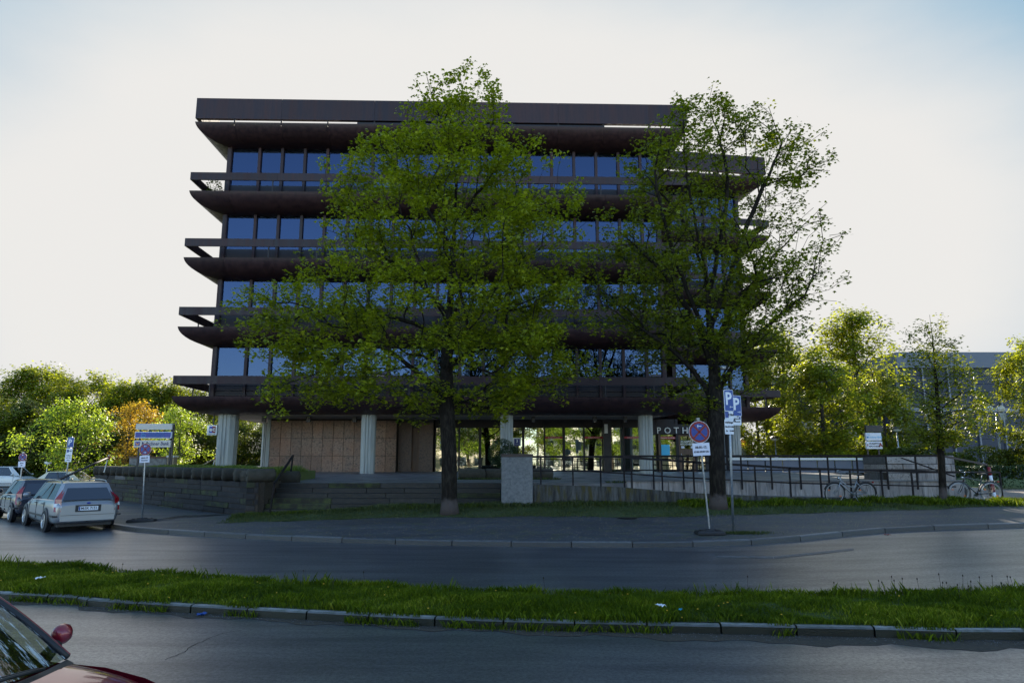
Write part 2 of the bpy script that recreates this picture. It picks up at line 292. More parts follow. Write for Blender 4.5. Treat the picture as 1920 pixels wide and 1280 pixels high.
def copy_tree(o, loc=None, rz=None, label=None, group=None, parent=None, scale=None):
    c = o.copy(); C.objects.link(c); c.parent = parent
    if parent is None:
        if loc is not None: c.location = loc
        if rz is not None: c.rotation_euler = (0,0,rz)
        if scale is not None: c.scale = scale
        if label: c['label'] = label
        if group: c['group'] = group
    for ch in [x for x in o.children]:
        copy_tree(ch, parent=c)
    return c
def boxo(name, m, a, b, parent=None, loc=None, rot=None, ch=0):
    q = MB(); (q.cbox(a, b, ch) if ch else q.box(a, b)); return q.build(name, m, parent, loc, rot)
def bulk(name, verts, faces_n, m, tint=None, parent=None):
    """fast mesh from numpy: verts (n,3), faces all quads or tris as (k,4)/(k,3)"""
    me = bpy.data.meshes.new(name); k, w = faces_n.shape
    me.vertices.add(len(verts)); me.vertices.foreach_set('co', verts.astype(np.float32).ravel())
    me.loops.add(k*w); me.loops.foreach_set('vertex_index', faces_n.astype(np.int32).ravel())
    me.polygons.add(k); me.polygons.foreach_set('loop_start', np.arange(0, k*w, w, dtype=np.int32)); me.polygons.foreach_set('loop_total', np.full(k, w, dtype=np.int32))
    me.update(calc_edges=True)
    if tint is not None:
        a = me.attributes.new('tint', 'FLOAT', 'FACE'); a.data.foreach_set('value', tint.astype(np.float32))
    me.materials.append(M[m]); return put(name, me, parent) if parent is not False else me
def text(s, size, m, name='lettering', parent=None, loc=(0,0,0), rot=(R(90),0,0), ext=.003, bold=0., sx=1., align='CENTER', shear=0.):
    cu = bpy.data.curves.new('t', 'FONT'); cu.body = s; cu.size = size; cu.extrude = ext; cu.offset = bold; cu.align_x = align; cu.align_y = 'CENTER'; cu.resolution_u = 2; cu.shear = shear
    o = bpy.data.objects.new('t', cu); C.objects.link(o); bpy.context.view_layer.update()
    me = bpy.data.meshes.new_from_object(o.evaluated_get(bpy.context.evaluated_depsgraph_get())); bpy.data.objects.remove(o)
    me.materials.clear(); me.materials.append(M[m]); r = put(name, me, parent, loc, rot); r.scale = (sx, 1, 1); return r
def smoothstep(t): t = np.clip(t, 0, 1); return t*t*(3-2*t)

def bark_foot(name):
    t = M[name].node_tree; b = t.nodes['Principled BSDF']; prev = b.inputs['Base Color'].links[0].from_socket; co = N(t, 'ShaderNodeTexCoord'); sp = N(t, 'ShaderNodeSeparateXYZ'); t.links.new(co.outputs['Object'], sp.inputs[0])
    n = N(t, 'ShaderNodeTexNoise', _Scale=6., _Detail=5.); t.links.new(co.outputs['Object'], n.inputs['Vector']); a = N(t, 'ShaderNodeMath', operation='MULTIPLY_ADD'); a.inputs[1].default_value = .5; t.links.new(n.outputs['Fac'], a.inputs[0]); t.links.new(sp.outputs['Z'], a.inputs[2])
    r = N(t, 'ShaderNodeMapRange'); r.inputs['From Min'].default_value = .82; r.inputs['From Max'].default_value = .62; t.links.new(a.outputs[0], r.inputs['Value'])
    x = N(t, 'ShaderNodeMix', data_type='RGBA'); x.inputs['B'].default_value = (.09, .072, .065, 1); t.links.new(r.outputs[0], x.inputs['Factor']); t.links.new(prev, x.inputs['A']); t.links.new(x.outputs['Result'], b.inputs['Base Color'])
bark_foot('bark')

def side_moss_shade(name, c):                          # upright faces coloured darker: moss and dirt, with shade painted in
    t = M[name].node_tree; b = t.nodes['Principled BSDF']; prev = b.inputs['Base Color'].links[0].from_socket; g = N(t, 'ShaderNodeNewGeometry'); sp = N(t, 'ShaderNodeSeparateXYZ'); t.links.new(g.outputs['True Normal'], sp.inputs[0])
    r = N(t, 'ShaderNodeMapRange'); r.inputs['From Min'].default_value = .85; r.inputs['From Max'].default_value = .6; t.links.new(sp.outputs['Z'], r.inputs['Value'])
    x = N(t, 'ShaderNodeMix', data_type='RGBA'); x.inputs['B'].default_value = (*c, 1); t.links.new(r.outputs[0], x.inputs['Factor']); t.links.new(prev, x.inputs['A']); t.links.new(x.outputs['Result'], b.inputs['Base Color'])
side_moss_shade('mossy_shaded_kerb', (.012, .015, .008)); side_moss_shade('kerb_stone', (.05, .048, .045))

def vary(name, lo, hi):                          # every single stone has its own tone
    t = M[name].node_tree; b = t.nodes['Principled BSDF']; l = b.inputs['Base Color'].links[0]; prev = l.from_socket; o = N(t, 'ShaderNodeObjectInfo'); r = N(t, 'ShaderNodeMapRange'); r.inputs['To Min'].default_value = lo; r.inputs['To Max'].default_value = hi
    t.links.new(o.outputs['Random'], r.inputs['Value']); x = N(t, 'ShaderNodeVectorMath', operation='SCALE'); t.links.new(prev, x.inputs[0]); t.links.new(r.outputs[0], x.inputs['Scale']); t.links.new(x.outputs[0], b.inputs['Base Color'])
for nm, a, b in (('kerb_stone', .7, 1.35), ('mossy_shaded_kerb', .7, 1.3), ('stone_dark', .5, 1.6), ('stone_moss', .6, 1.4), ('stone_step', .6, 1.5), ('pink_granite', .78, 1.2), ('grey_granite', .75, 1.2), ('terrace_wall', .8, 1.15), ('brown_metal', .8, 1.25), ('log_stone', .7, 1.3)): vary(nm, a, b)
# ------------------------------------------------------------------ terrain
def S(t): t = min(1, max(0, t)); return t*t*(3-2*t)
def zr(x, y): return .30*S((x-3)/13) + .25*S((x-8)/8)*S((y-20)/4) + (.25*S((y-26)/20)*S((x-10)/10))
def solve(px, py, dz):                       # ground point seen at a pixel, on the surface zr+dz
    z = dz
    for _ in range(12): g = G(px, py, z); z = zr(g.x, g.y)+dz
    return Vector((g.x, g.y))
def spline(pts, step=.5):
    pts = [Vector(p) for p in pts]; res = []
    for i in range(len(pts)-1):
        p0 = pts[max(i-1,0)]; p1 = pts[i]; p2 = pts[i+1]; p3 = pts[min(i+2,len(pts)-1)]
        n = max(1, int((p2-p1).length/step))
        for k in range(n):
            t = k/n; res.append(.5*((2*p1)+(p2-p0)*t+(2*p0-5*p1+4*p2-p3)*t*t+(3*p1-p0-3*p2+p3)*t**3))
    return res+[pts[-1]]
def along(path, step):                        # resample to even spacing
    out_ = [path[0]]; acc = 0
    for a, b in zip(path, path[1:]):
        L = (b-a).length; t = 0
        while acc+(L-t) >= step:
            t += step-acc; acc = 0; out_.append(a+(b-a)*(t/L))
        acc += L-t
    return out_
def grid_sheet(name, m, xs, ys, zf, kind='structure', smooth=True):
    vs = np.array([(x, y, zf(x, y)) for y in ys for x in xs]); nx = len(xs)
    fs = np.array([(j*nx+i, j*nx+i+1, (j+1)*nx+i+1, (j+1)*nx+i) for j in range(len(ys)-1) for i in range(len(xs)-1)])
    o = bulk(name, vs, fs, m); o.data.shade_smooth(); return tag(o, kind=kind)
def strip_sheet(name, m, A, B, zfa, n=8, kind='structure'):       # surface between two paths of equal count; zfa(x,y,t)
    vs = []; k = len(A)
    for j in range(n+1):
        for a, b in zip(A, B): p = a.lerp(b, j/n); vs.append((p.x, p.y, zfa(p.x, p.y, j/n)))
    fs = [(j*k+i, j*k+i+1, (j+1)*k+i+1, (j+1)*k+i) for j in range(n) for i in range(k-1)]
    o = bulk(name, np.array(vs), np.array(fs), m); o.data.shade_smooth(); return tag(o, kind=kind)

lin = lambda a, b, s: list(np.arange(a, b+1e-6, s))
grid_sheet('ground', 'meadow', lin(-400, 400, 20), lin(-300, 600, 20), lambda x, y: zr(x, y)-.06 - (0 if y > 26 else .0))
grid_sheet('road', 'asphalt', lin(-75, 75, 1), lin(-14, 27, 1), lambda x, y: zr(x, y))
grid_sheet('side_street', 'asphalt', lin(-75, -14, 2), lin(25.5, 57.5, 2), lambda x, y: zr(x, y)+.004 if y > 26 else zr(x, y)-.004)

KFp = [solve(px, py, 0) for px, py in [(214,991),(300,1000),(480,1011),(760,1021),(1000,1025),(1300,1025),(1450,1019),(1560,1008),(1700,996),(1920,989)]]
KF = spline([Vector((-58,72)), Vector((-36,48)), Vector((-25.5,34.6)), Vector((-18,27.4))]+KFp+[Vector((26, KFp[-1].y+.8)), Vector((60, KFp[-1].y+1.5))], .5)
def kz(x, y): return zr(x, y)+.13
def yk(x):                                    # Y of the far kerb at x
    for a, b in zip(KF, KF[1:]):
        if a.x <= x <= b.x: return a.y+(b.y-a.y)*(x-a.x)/max(1e-6, b.x-a.x)
    return KF[0].y if x < KF[0].x else KF[-1].y
def normal2(path, i):
    d = (path[min(i+1,len(path)-1)]-path[max(i-1,0)]).normalized(); return Vector((-d.y, d.x))
def kerb_row(owner, path, step, w, h, m, zf, side=1, stone='kerb_stone', drop=.05, names=300):
    pts = along(path, step); k = 0
    for a, b in zip(pts, pts[1:]):
        d = (b-a); L = d.length; d.normalize(); n = Vector((-d.y, d.x))*side; g = .011
        q = MB(); a2 = a+d*g; b2 = b-d*g; za = zf(a.x, a.y); zb = zf(b.x, b.y); j = random.uniform(-.006, .006)
        c = .02; vs = []
        for p, z in ((a2, za), (b2, zb)):
            for off, dz in ((0, -drop-h), (0, h-c), (c, h), (w, h+.004), (w, -drop-h)):
                vs.append((p.x+n.x*off, p.y+n.y*off, z+dz+j))
        fs = [(i, 5+i, 5+(i+1)%5, (i+1)%5) for i in range(5)]+[(4,3,2,1,0), (5,6,7,8,9)]
        q.add(vs, fs).build(stone, m, owner)
def shift(path, d): return [p+normal2(path, i)*d for i, p in enumerate(path)]
kerb = thing('kerb', None, None); tag(kerb, kind='structure')
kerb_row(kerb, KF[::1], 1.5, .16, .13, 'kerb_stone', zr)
KFi = shift(KF, .15); KB = [Vector((p.x*.98+1.5, 0)) for p in KF]
KB = [Vector((p.x+(5 if p.x < -12 else 0), p.y+ (5 if p.x < -12 else 0))) if p.x < -12 else Vector((p.x, max(26.0, p.y+3.2))) for p in KF]
WZ = [(P(a, b, 23.75).x, P(a, b, 23.75).z) for a, b in [(462,968),(520,966),(600,960),(750,953),(940,949),(1200,946),(1500,942),(1800,941)]]
def wallz(x): return float(np.interp(x, [a for a, b in WZ], [b for a, b in WZ]))
def pz(x, y):
    k = yk(x); z0 = zr(x, k)+.13
    if x < -12: return z0+.06*min(1, max(0, (y-k)/5))
    t = min(1, max(0, (y-k-.1)/(23.7-k-.1))); w = S((x+12)/3); z1 = wallz(x)
    return z0+(z1-z0)*w*t+(1-w)*.06*t

strip_sheet('pavement', 'paving_small', KFi, KB, lambda x, y, t: pz(x, y)-.002, 16)
def solve2(px, py):
    z = .15
    for _ in range(15): g = G(px, py, z); z = .5*z+.5*pz(g.x, g.y)
    return Vector((g.x, g.y))
# grass verge between pavement and walls
VE = [solve2(a, b) for a, b in [(470,979),(600,974),(750,970),(1000,968),(1300,968),(1500,961),(1700,956),(1860,949)]]
def vy(x): return float(np.interp(x, [p.x for p in VE], [p.y for p in VE]))
VA = [Vector((x, vy(x)+.12*math.sin(x*1.3)+.08*math.sin(x*3.1+1))) for x in lin(-9.0, 17.2, .3)]
VB = [Vector((p.x, 24.4)) for p in VA]
strip_sheet('grass_verge', 'turf', VA, VB, lambda x, y, t: pz(x, y)+.006+.03*S(t*3), 8)
def verge_z(x, y): return pz(x, y)+.03

# median with its kerbs
MNp = [solve(px, py, .12) for px, py in [(5,1109),(107,1116),(215,1124),(335,1131),(475,1139),(700,1151),(960,1161),(1200,1166),(1440,1171),(1700,1176),(1920,1180)]]
MN = spline([Vector((-60, 22)), Vector((-25, 14.4))]+MNp+[Vector((14, MNp[-1].y-.3)), Vector((60, 6.5))], .5)
MFp = [solve(px, py, .22) for px, py in [(0,1046),(240,1060),(480,1075),(720,1089),(960,1098),(1200,1101),(1440,1102),(1700,1099),(1900,1096)]]
MF = spline([Vector((-60, 27)), Vector((-25, 18.6))]+MFp+[Vector((14, MFp[-1].y+.1)), Vector((60, 14))], .5)
xs_m = lin(-58, 58, .5)
def at_x(path, x):
    for a, b in zip(path, path[1:]):
        if a.x <= x <= b.x: return a.y+(b.y-a.y)*(x-a.x)/max(1e-6, b.x-a.x)
    return path[-1].y
MNy = np.array([at_x(MN, x) for x in xs_m]); MFy = np.array([at_x(MF, x) for x in xs_m])
MA = [Vector((x, y+.12)) for x, y in zip(xs_m, MNy)]; MBk = [Vector((x, y-.10)) for x, y in zip(xs_m, MFy)]
strip_sheet('median', 'turf', MA, MBk, lambda x, y, t: zr(x, y)+.115+.05*math.sin(math.pi*t)+.012*math.sin(x*5)*math.sin(y*7), 8)
mk = thing('median_kerb', None, None); tag(mk, kind='structure')
clip = lambda path, a, b: [p for p in path if a <= p.x <= b]
kerb_row(mk, clip(MN, -16, 16), .9, .10, .11, 'mossy_shaded_kerb', zr)
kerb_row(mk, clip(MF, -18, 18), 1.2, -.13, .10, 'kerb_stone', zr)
# silt and crumbs collected along the near gutter
gut = [Vector((x, at_x(MN, x)-.02)) for x in lin(-16, 16, .2)]
gub = [Vector((p.x, p.y-.16-.22*S((p.x+1)/5)-.07*math.sin(p.x*4)-.05*math.sin(p.x*11))) for p in gut]
strip_sheet('gutter_dirt', 'soil', gut, gub, lambda x, y, t: zr(x, y)+.004, 2)

# painted arrow worn on the far road by the right kerb
def paint(name, quads):
    q = MB()
    for poly in quads:
        vs = []
        for px, py in poly:
            g = solve(px, py, 0); vs.append((g.x, g.y, zr(g.x, g.y)+.006))
        q.add(vs, [tuple(range(len(vs)))])
    tag(q.build(name, 'road_paint'), kind='structure')
paint('road_marking', [[(1340,1041),(1450,1043),(1450,1047),(1345,1045)], [(1450,1043),(1600,1028),(1602,1031),(1452,1047)]])

# ------------------------------------------------------------------ ground cover
def blades(name, pts, zs, h, w, m, seed=1, lean=.45, kind='stuff', patch=0.):
    g = np.random.default_rng(seed); n = len(pts); a = g.uniform(0, 2*np.pi, n); hh = h*g.uniform(.45, 1.25, n) if np.isscalar(h) else h*g.uniform(.6, 1.2, n)
    la = g.uniform(0, 2*np.pi, n); ll = g.uniform(.1, 1, n)*lean*hh
    dx, dy = np.cos(a)*w/2, np.sin(a)*w/2; tx, ty = np.cos(la)*ll, np.sin(la)*ll
    b = np.c_[pts, zs]
    v = np.stack([b+np.c_[-dx, -dy, 0*dx-.01], b+np.c_[dx, dy, 0*dx-.01], b+np.c_[dx*.55+tx*.4, dy*.55+ty*.4, hh*.62], b+np.c_[tx, ty, hh]], 1).reshape(-1, 3)
    i = np.arange(n)[:, None]*4; f = i+np.array([[0, 1, 2, 3]])
    return tag(bulk(name, v, f, m, np.clip(g.uniform(0, 1, n)**1.3+patch*nz(pts[:, 0], pts[:, 1], 1.3)+patch*.7*nz(pts[:, 0], pts[:, 1], 4.1), 0, 1)), kind=kind)
def nz(x, y, s): return np.sin(x*s+1.3*np.sin(y*s*.7))*np.sin(y*s*1.3+1.7*np.sin(x*s*.6+2))
zrv = np.vectorize(zr); pzv = np.vectorize(pz)
n = 360000; gx = rng.uniform(-17, 15, n); t = rng.uniform(0, 1, n)
ya = np.interp(gx, xs_m, MNy)+.10; yb = np.interp(gx, xs_m, MFy)-.06; gy = ya+(yb-ya)*t
hh = .07*(1+.5*nz(gx, gy, 1.7)+.45*nz(gx, gy, 5))+.05*(t > .93)+.03*(rng.uniform(0, 1, n) > .97)
keep = (rng.uniform(0, 1, n) < .72+.4*nz(gx, gy, 3))
o = blades('median_grass', np.c_[gx, gy][keep], (zrv(gx, gy)+.115+.05*np.sin(np.pi*t))[keep], hh[keep]*.92, .0085, 'grass_blade', 2, .75, patch=.33)
# tufts hanging over the kerb and growing in the gutter
n = 9000; gx = rng.uniform(-15, 13, n); k = nz(gx, gx*0+3, 2.3) > -.1; gx = gx[k]; gy = np.interp(gx, xs_m, MNy)+rng.normal(-.0, .05, len(gx))
blades('kerb_weeds', np.c_[gx, gy], zrv(gx, gy)+np.where(gy > np.interp(gx, xs_m, MNy), .12, .0), .10, .012, 'grass_blade', 3, .9)
n = 1500; gx = rng.uniform(-15, 14, n); gx = gx[nz(gx, gx*0+1, 1.9) > .15]; n = len(gx); gy = np.interp(gx, xs_m, MFy)-rng.uniform(0, .5, n)
blades('tall_grass', np.c_[gx, gy], zrv(gx, gy)+.12, .19, .009, 'grass_blade', 4, .55)
# seed stalks standing above the median's far edge
q = MB()
for i in range(60):
    x = random.choice([random.uniform(-12, 10), random.uniform(4, 9), random.gauss(8, 1)]); y = float(np.interp(x, xs_m, MFy))-random.uniform(.05, .9); z = zr(x, y)+.12; h = random.uniform(.16, .30)
    tx = random.uniform(-.04, .04); q.tube([(x, y, z), (x+tx*.5, y, z+h*.6), (x+tx, y, z+h)], .0028, 3); q.lathe([(0, 0), (.008, .004), (.009, .022), (0, .034)], 5, Matrix.Translation((x+tx, y, z+h-.01)))
tag(q.build('seed_stalks', 'soil'), kind='stuff')
# dandelions
q = MB()
for i in range(110):
    x = random.uniform(-14, 12); tt = random.random(); y = float(np.interp(x, xs_m, MNy))*(1-tt)+float(np.interp(x, xs_m, MFy))*tt; q.lathe([(0, 0), (.012, .004), (.010, .012), (0, .014)], 6, Matrix.Translation((x, y, zr(x, y)+.18+random.uniform(-.03, .04))))
tag(q.build('dandelions', 'yellow'), kind='stuff')
# verge: thin grass, denser by the walls
n = 70000; gx = rng.uniform(-9.2, 17.5, n); u = rng.uniform(-.08, 1, n); vyv = np.interp(gx, [p.x for p in VE], [p.y for p in VE]); gy = vyv+(23.75-vyv)*u; u = np.clip(u, 0, 1)
dens = .35+.65*u+.4*nz(gx, gy, 2.2); k = rng.uniform(0, 1, n) < dens; gx, gy, u = gx[k], gy[k], u[k]
blades('verge_grass', np.c_[gx, gy], pzv(gx, gy)+.02, .035+.06*u*(1+.8*nz(gx, gy, 1.1))+.05*(u > .75), .014, 'grass_dry', 5, .8)
n = 16000; gx = rng.uniform(5.5, 17.3, n); gy = 23.55-np.abs(rng.normal(0, .35, n)); k = nz(gx, gy, 1.6) > -.35; gx, gy = gx[k], gy[k]
blades('verge_weeds', np.c_[gx, gy], pzv(gx, gy)+.02, .17*(1+.5*nz(gx, gy, 2.7)), .02, 'grass_blade', 6, .8)
n = 3500; gx = np.concatenate([rng.normal(px, .28, n//7) for px in (-8.7, -7.9, -7.2, -3.3, -1.2, 1.8, 3.1)]); gy = 23.62-np.abs(rng.normal(0, .14, len(gx)))
blades('wall_weeds', np.c_[gx, gy], pzv(gx, gy)+.02, .12, .02, 'grass_blade', 7, .9)
tf = solve2(1385, 1000); n = 900; gx = rng.normal(tf.x+.1, .35, n); gy = rng.normal(tf.y, .07, n)
blades('post_tuft', np.c_[gx, gy], pzv(gx, gy), .07, .012, 'grass_dry', 8, .8)
# crumbs, small leaves and grit on paving and gutter
def crumbs(name, pts, zf, m, s0, s1, seed):
    g = np.random.default_rng(seed); n = len(pts); s = g.uniform(s0, s1, n); a = g.uniform(0, 6.28, n)
    z = np.array([zf(x, y) for x, y in pts]); b = np.c_[pts, z]
    cx, sx = np.cos(a)*s, np.sin(a)*s
    v = np.stack([b+np.c_[cx, sx, .002+0*s], b+np.c_[-sx, cx, .002+0*s], b+np.c_[-cx, -sx, .003+0*s], b+np.c_[0*s, 0*s, s*.9]], 1).reshape(-1, 3)
    i = np.arange(n)[:, None]*4; f = (i[:, :, None]+np.array([[[0,1,3],[1,2,3],[2,0,3]]])).reshape(-1, 3)
    return tag(bulk(name, v, f, m), kind='stuff')
n = 5000; gx = rng.uniform(-11, 14, n); gy = np.array([yk(x) for x in gx])+.25+rng.uniform(0, 4.4, n)**1.0
crumbs('paving_grit', np.c_[gx, gy][gy < 22.6], lambda x, y: pz(x, y), 'wood_pale', .008, .018, 11)
n = 2200; gx = rng.uniform(-9, 9, n); gy = np.interp(gx, xs_m, MNy)-np.abs(rng.normal(.05, .13, n))
crumbs('gutter_grit', np.c_[gx, gy], lambda x, y: zr(x, y)+.004, 'concrete_rough', .003, .010, 12)

# ------------------------------------------------------------------ terrace, steps, walls
TZ = 1.30
def tz(x, y): return TZ+.0135*max(0, y-26)
def sheet_poly(name, m, poly, zf, depth, kind='structure'):     # solid plateau with vertical sides
    n = len(poly); vs = [(x, y, zf(x, y)) for x, y in poly]+[(x, y, zf(x, y)-depth) for x, y in poly]
    q = MB().add(vs, [tuple(range(n))]+[(i, n+i, n+(i+1)%n, (i+1)%n)[::-1] for i in range(n)]); return tag(q.build(name, m), kind=kind)
sheet_poly('terrace', 'terrace_slab', [(-8.75, 26.14), (-.38, 26.14), (1.0, 26.14), (1.0, 25.72), (16.6, 25.72), (17.9, 45), (17.9, 60), (-21, 60), (-20, 36), (-8.75, 27)], tz, 1.9)
# slab joints on the terrace
q = MB()
for yy in lin(27.5, 38, 1.5): q.box((-8.5, yy-.006, tz(0, yy)+.001), (17, yy+.006, tz(0, yy)+.004))
tag(q.build('terrace_joints', 'soil'), kind='structure')

def block_face(owner, A, B, z0, z1, course, lens, mats, depth=.35, name='stone', jit=.02, weights=None):
    """courses of single stones between A and B (world xy)"""
    A = Vector(A); B = Vector(B); d = (B-A); L = d.length; d.normalize(); n = Vector((d.y, -d.x))       # n faces the viewer
    rows = max(1, round((z1-z0)/course)); c = (z1-z0)/rows
    for r in range(rows):
        x = -random.uniform(0, lens[0]) if r % 2 else 0
        while x < L-.05:
            l = random.uniform(*lens); a = max(0, x)+.010; b = min(L, x+l)-.010; x += l
            if b-a < .08: continue
            o = random.uniform(-jit, jit); q = MB()
            q.cbox((a, -o, z0+r*c+.012), (b, depth, z0+(r+1)*c-.012), .016)
            mt = Matrix(((d.x, -n.x, 0, A.x), (d.y, -n.y, 0, A.y), (0, 0, 1, 0), (0, 0, 0, 1)))
            q.v = [tuple(mt @ Vector(v)) for v in q.v]
            q.build(name, random.choices(mats, weights or [1]*len(mats))[0], owner)
    # recessed mortar core
    q = MB(); q.box((0, .03, z0-.5), (L, depth-.01, z1-.01)); mt = Matrix(((d.x, -n.x, 0, A.x), (d.y, -n.y, 0, A.y), (0, 0, 1, 0), (0, 0, 0, 1)))
    q.v = [tuple(mt @ Vector(v)) for v in q.v]; q.build('core', 'soil', owner)

WA, WBk = (-8.78, 23.78), (-22.3, 37.3)
rw = thing('retaining_wall', 'dark mossy dry stone retaining wall with round stone cylinders along its top, left of the steps', 'wall', (0,0,0))
block_face(rw, WBk, WA, .06, 1.40, .19, (1.2, 2.6), ['stone_dark', 'stone_moss', 'stone_pale'], .4, 'stone', .03, [8, 1.5, .5])
# round cylinders lying side by side on the wall, ends facing the street
dW = (Vector(WBk)-Vector(WA)); LW = dW.length; dW.normalize(); nW = Vector((-dW.y, dW.x))         # into the bank
if nW.y < 0: nW = -nW
def cyl_log(r, L, wob=.03, n=14):
    q = MB(); prof = [(0, -L/2), (r*.6, -L/2+.005), (r*.93, -L/2+.02), (r, -L/2+.07), (r*1.01, 0), (r, L/2-.07), (r*.93, L/2-.02), (0, L/2)]
    q.lathe(prof, n); q.v = [(x+random.uniform(-1, 1)*wob*.35, y+random.uniform(-1, 1)*wob*.35, z+random.uniform(-1, 1)*wob*.5) for x, y, z in q.v]; return q
logs = [cyl_log(.225, .95).mesh('stone_cylinder', 'log_stone') for _ in range(5)]
s_ = .15; i = 0
while s_ < LW-.3:
    p = Vector(WA)+dW*s_+nW*(.30); o = put('stone_cylinder', logs[i % 5], rw, (p.x, p.y, 1.40+.215)); dd = Vector((nW.x*.5+.75, nW.y, 0)).normalized()
    o.rotation_euler = Vector((dd.x, dd.y, 0)).to_track_quat('Z', 'X').to_euler(); s_ += .98+random.uniform(-.05, .05); i += 1
o = cyl_log(.24, 2.3).build('stone_cylinder', 'log_stone', rw, (-8.75+.10-1.1+.6, 26.25, 1.50), (0, R(90), R(3)))
o = cyl_log(.22, 1.2).build('stone_cylinder', 'log_stone', rw, (-9.25, 25.0, 1.58), (R(90), 0, R(-12)))
# short return of the wall beside the steps
block_face(rw, (-9.05, 23.80), (-8.62, 23.80), .06, 1.40, .19, (.3, .5), ['stone_moss', 'stone_dark'], 2.5, 'stone', .01)
# bank of earth and grass behind the wall
sheet_poly('planting_bank', 'meadow', [(-8.6, 26.35), (-8.6, 30.5), (-13, 36.5), (-19.5, 40), (-21.8, 37.9), (-15.4, 31.2), (-9.1, 24.9)], lambda x, y: 1.70, 1.2)
n = 30000; u = rng.uniform(0, 1, n); v = rng.uniform(0, 1, n)**1.6
bx = WA[0]+(WBk[0]-WA[0])*u+ nW.x*(.55+3.2*v)+.3; by = WA[1]+(WBk[1]-WA[1])*u+nW.y*(.55+3.2*v)
k = (by > 24.9) & (bx < -8.45); bx, by = bx[k], by[k]
blades('bank_grass', np.c_[bx, by], np.full(len(bx), 1.69), .17*(1+.5*nz(bx, by, 1.5)), .016, 'grass_sunny', 9, .6)
# steps
steps = thing('stone_steps', 'wide flight of dark stone steps rising to the terrace left of the concrete pillar', 'steps', (0,0,0))
z0s = .14; rise = (TZ-z0s)/7
for k in range(7):
    x = -8.6; 
    while x < -.42:
        l = random.uniform(1.3, 2.3); b = min(-.40, x+l); 
        if -.40-b < .5: b = -.40
        q = MB(); j = random.uniform(-.006, .006); q.cbox((x+.005, 23.8+k*.335+j, z0s-.4 if k == 0 else z0s+k*rise-.02), (b-.005, 23.8+(k+1)*.335+.12, z0s+(k+1)*rise-.004), .012)
        q.build('step_slab', random.choices(['stone_step', 'stone_moss'], [7, 1])[0], steps); x = b
# handrail on the steps
hr = thing('stair_handrail', 'dark steel handrail with two posts at the left end of the stone steps', 'handrail', (0,0,0))
b0 = Vector((-8.12, 23.55, pz(-8.1, 23.5))); t0 = P(515, 905, 23.55); b1 = Vector((-8.38, 26.3, 1.2)); t1 = P(549, 854, 26.2)
def flat_bar(q, a, b, w=.05, h=.05):
    a = Vector(a); b = Vector(b); d = (b-a).normalized(); u = d.cross(Vector((0,0,1))); u = (u.normalized() if u.length > .05 else Vector((1,0,0))); v = u.cross(d).normalized()
    vs = [p+u*sx*w/2+v*sz*h/2 for p in (a, b) for sx, sz in ((-1,-1),(1,-1),(1,1),(-1,1))]
    q.add(vs, [(3,2,1,0), (4,5,6,7)]+[(i, (i+1)%4, 4+(i+1)%4, 4+i) for i in range(4)]); return q
flat_bar(MB(), b0, t0+Vector((0,0,-.03)), .05, .05).build('post', 'rail_metal', hr); flat_bar(MB(), b1, t1+Vector((0,0,-.03)), .05, .05).build('post', 'rail_metal', hr)
flat_bar(MB(), t0+Vector((0,-.03,-.02)), t1+Vector((0,.03,0)), .06, .07).build('top_rail', 'rail_metal', hr)

# concrete pillar
pr = P(940, 900, 23.6).x; pr2 = P(1000, 900, 23.6).x
pil = thing('concrete_pillar', 'weathered grey concrete pillar with brown cap between the steps and the ramp', 'pillar', (0,0,0))
boxo('shaft', 'concrete_rough', (pr, 23.6, -.1), (pr2-.02, 24.9, P(960, 856, 23.6).z), pil, ch=.015)
boxo('cap', 'concrete_cap', (pr-.01, 23.58, P(960, 856, 23.6).z), (pr2, 24.92, P(960, 850.5, 23.6).z), pil, ch=.01)

# ramp: front wall whose top falls to the right, sloping path, terrace wall behind
RX0, RX1 = pr2+.02, P(1790, 930, 23.9).x
def rzt(x):                                    # top of the ramp's front wall
    pts = [(1000, 908), (1150, 912), (1300, 924), (1450, 931), (1620, 933), (1800, 935)]
    X = [P(a, b, 23.75).x for a, b in pts]; Z = [P(a, b, 23.75).z for a, b in pts]; return float(np.interp(x, X, Z))
fw = MB(); xs = lin(RX0, RX1, .4)
for a, b in zip(xs, xs[1:]):
    za, zb = rzt(a), rzt(b); o = len(fw.v)
    fw.add([(a, 23.75, -.2), (b, 23.75, -.2), (b, 24.0, -.2), (a, 24.0, -.2), (a, 23.75, za), (b, 23.75, zb), (b, 24.0, zb), (a, 24.0, za)], [(4,5,6,7), (0,1,5,4), (2,3,7,6)])
fw.add([(xs[-1], 23.75, -.2), (xs[-1], 24, -.2), (xs[-1], 24, rzt(xs[-1])), (xs[-1], 23.75, rzt(xs[-1]))], [(0,1,2,3)])
tag(fw.build('ramp_wall', 'ramp_wall'), 'low moss streaked concrete wall carrying the ramp, right of the pillar', 'wall')
strip_sheet('ramp', 'terrace_slab', [Vector((x, 23.98)) for x in xs], [Vector((x, 25.73)) for x in xs], lambda x, y, t: rzt(x)-.05, 2)
tw = thing('terrace_wall', 'pale weathered concrete wall holding up the terrace behind the ramp', 'wall', (0,0,0))
xp = 4.2
while xp < 16.5:
    b = min(16.6, xp+1.55); boxo('wall_panel', 'terrace_wall', (xp+.006, 25.66, .3), (b-.006, 25.73, tz(xp, 25.8)+.06), tw, ch=.008); xp = b
boxo('coping', 'terrace_slab', (4.2, 25.60, tz(0,25)+.063), (16.65, 25.95, tz(0,25)+.11), tw, ch=.01)
n = 2500; gx = rng.uniform(3.5, 16.4, n); k = nz(gx, gx*0, 2.1) > .1; gx = gx[k]
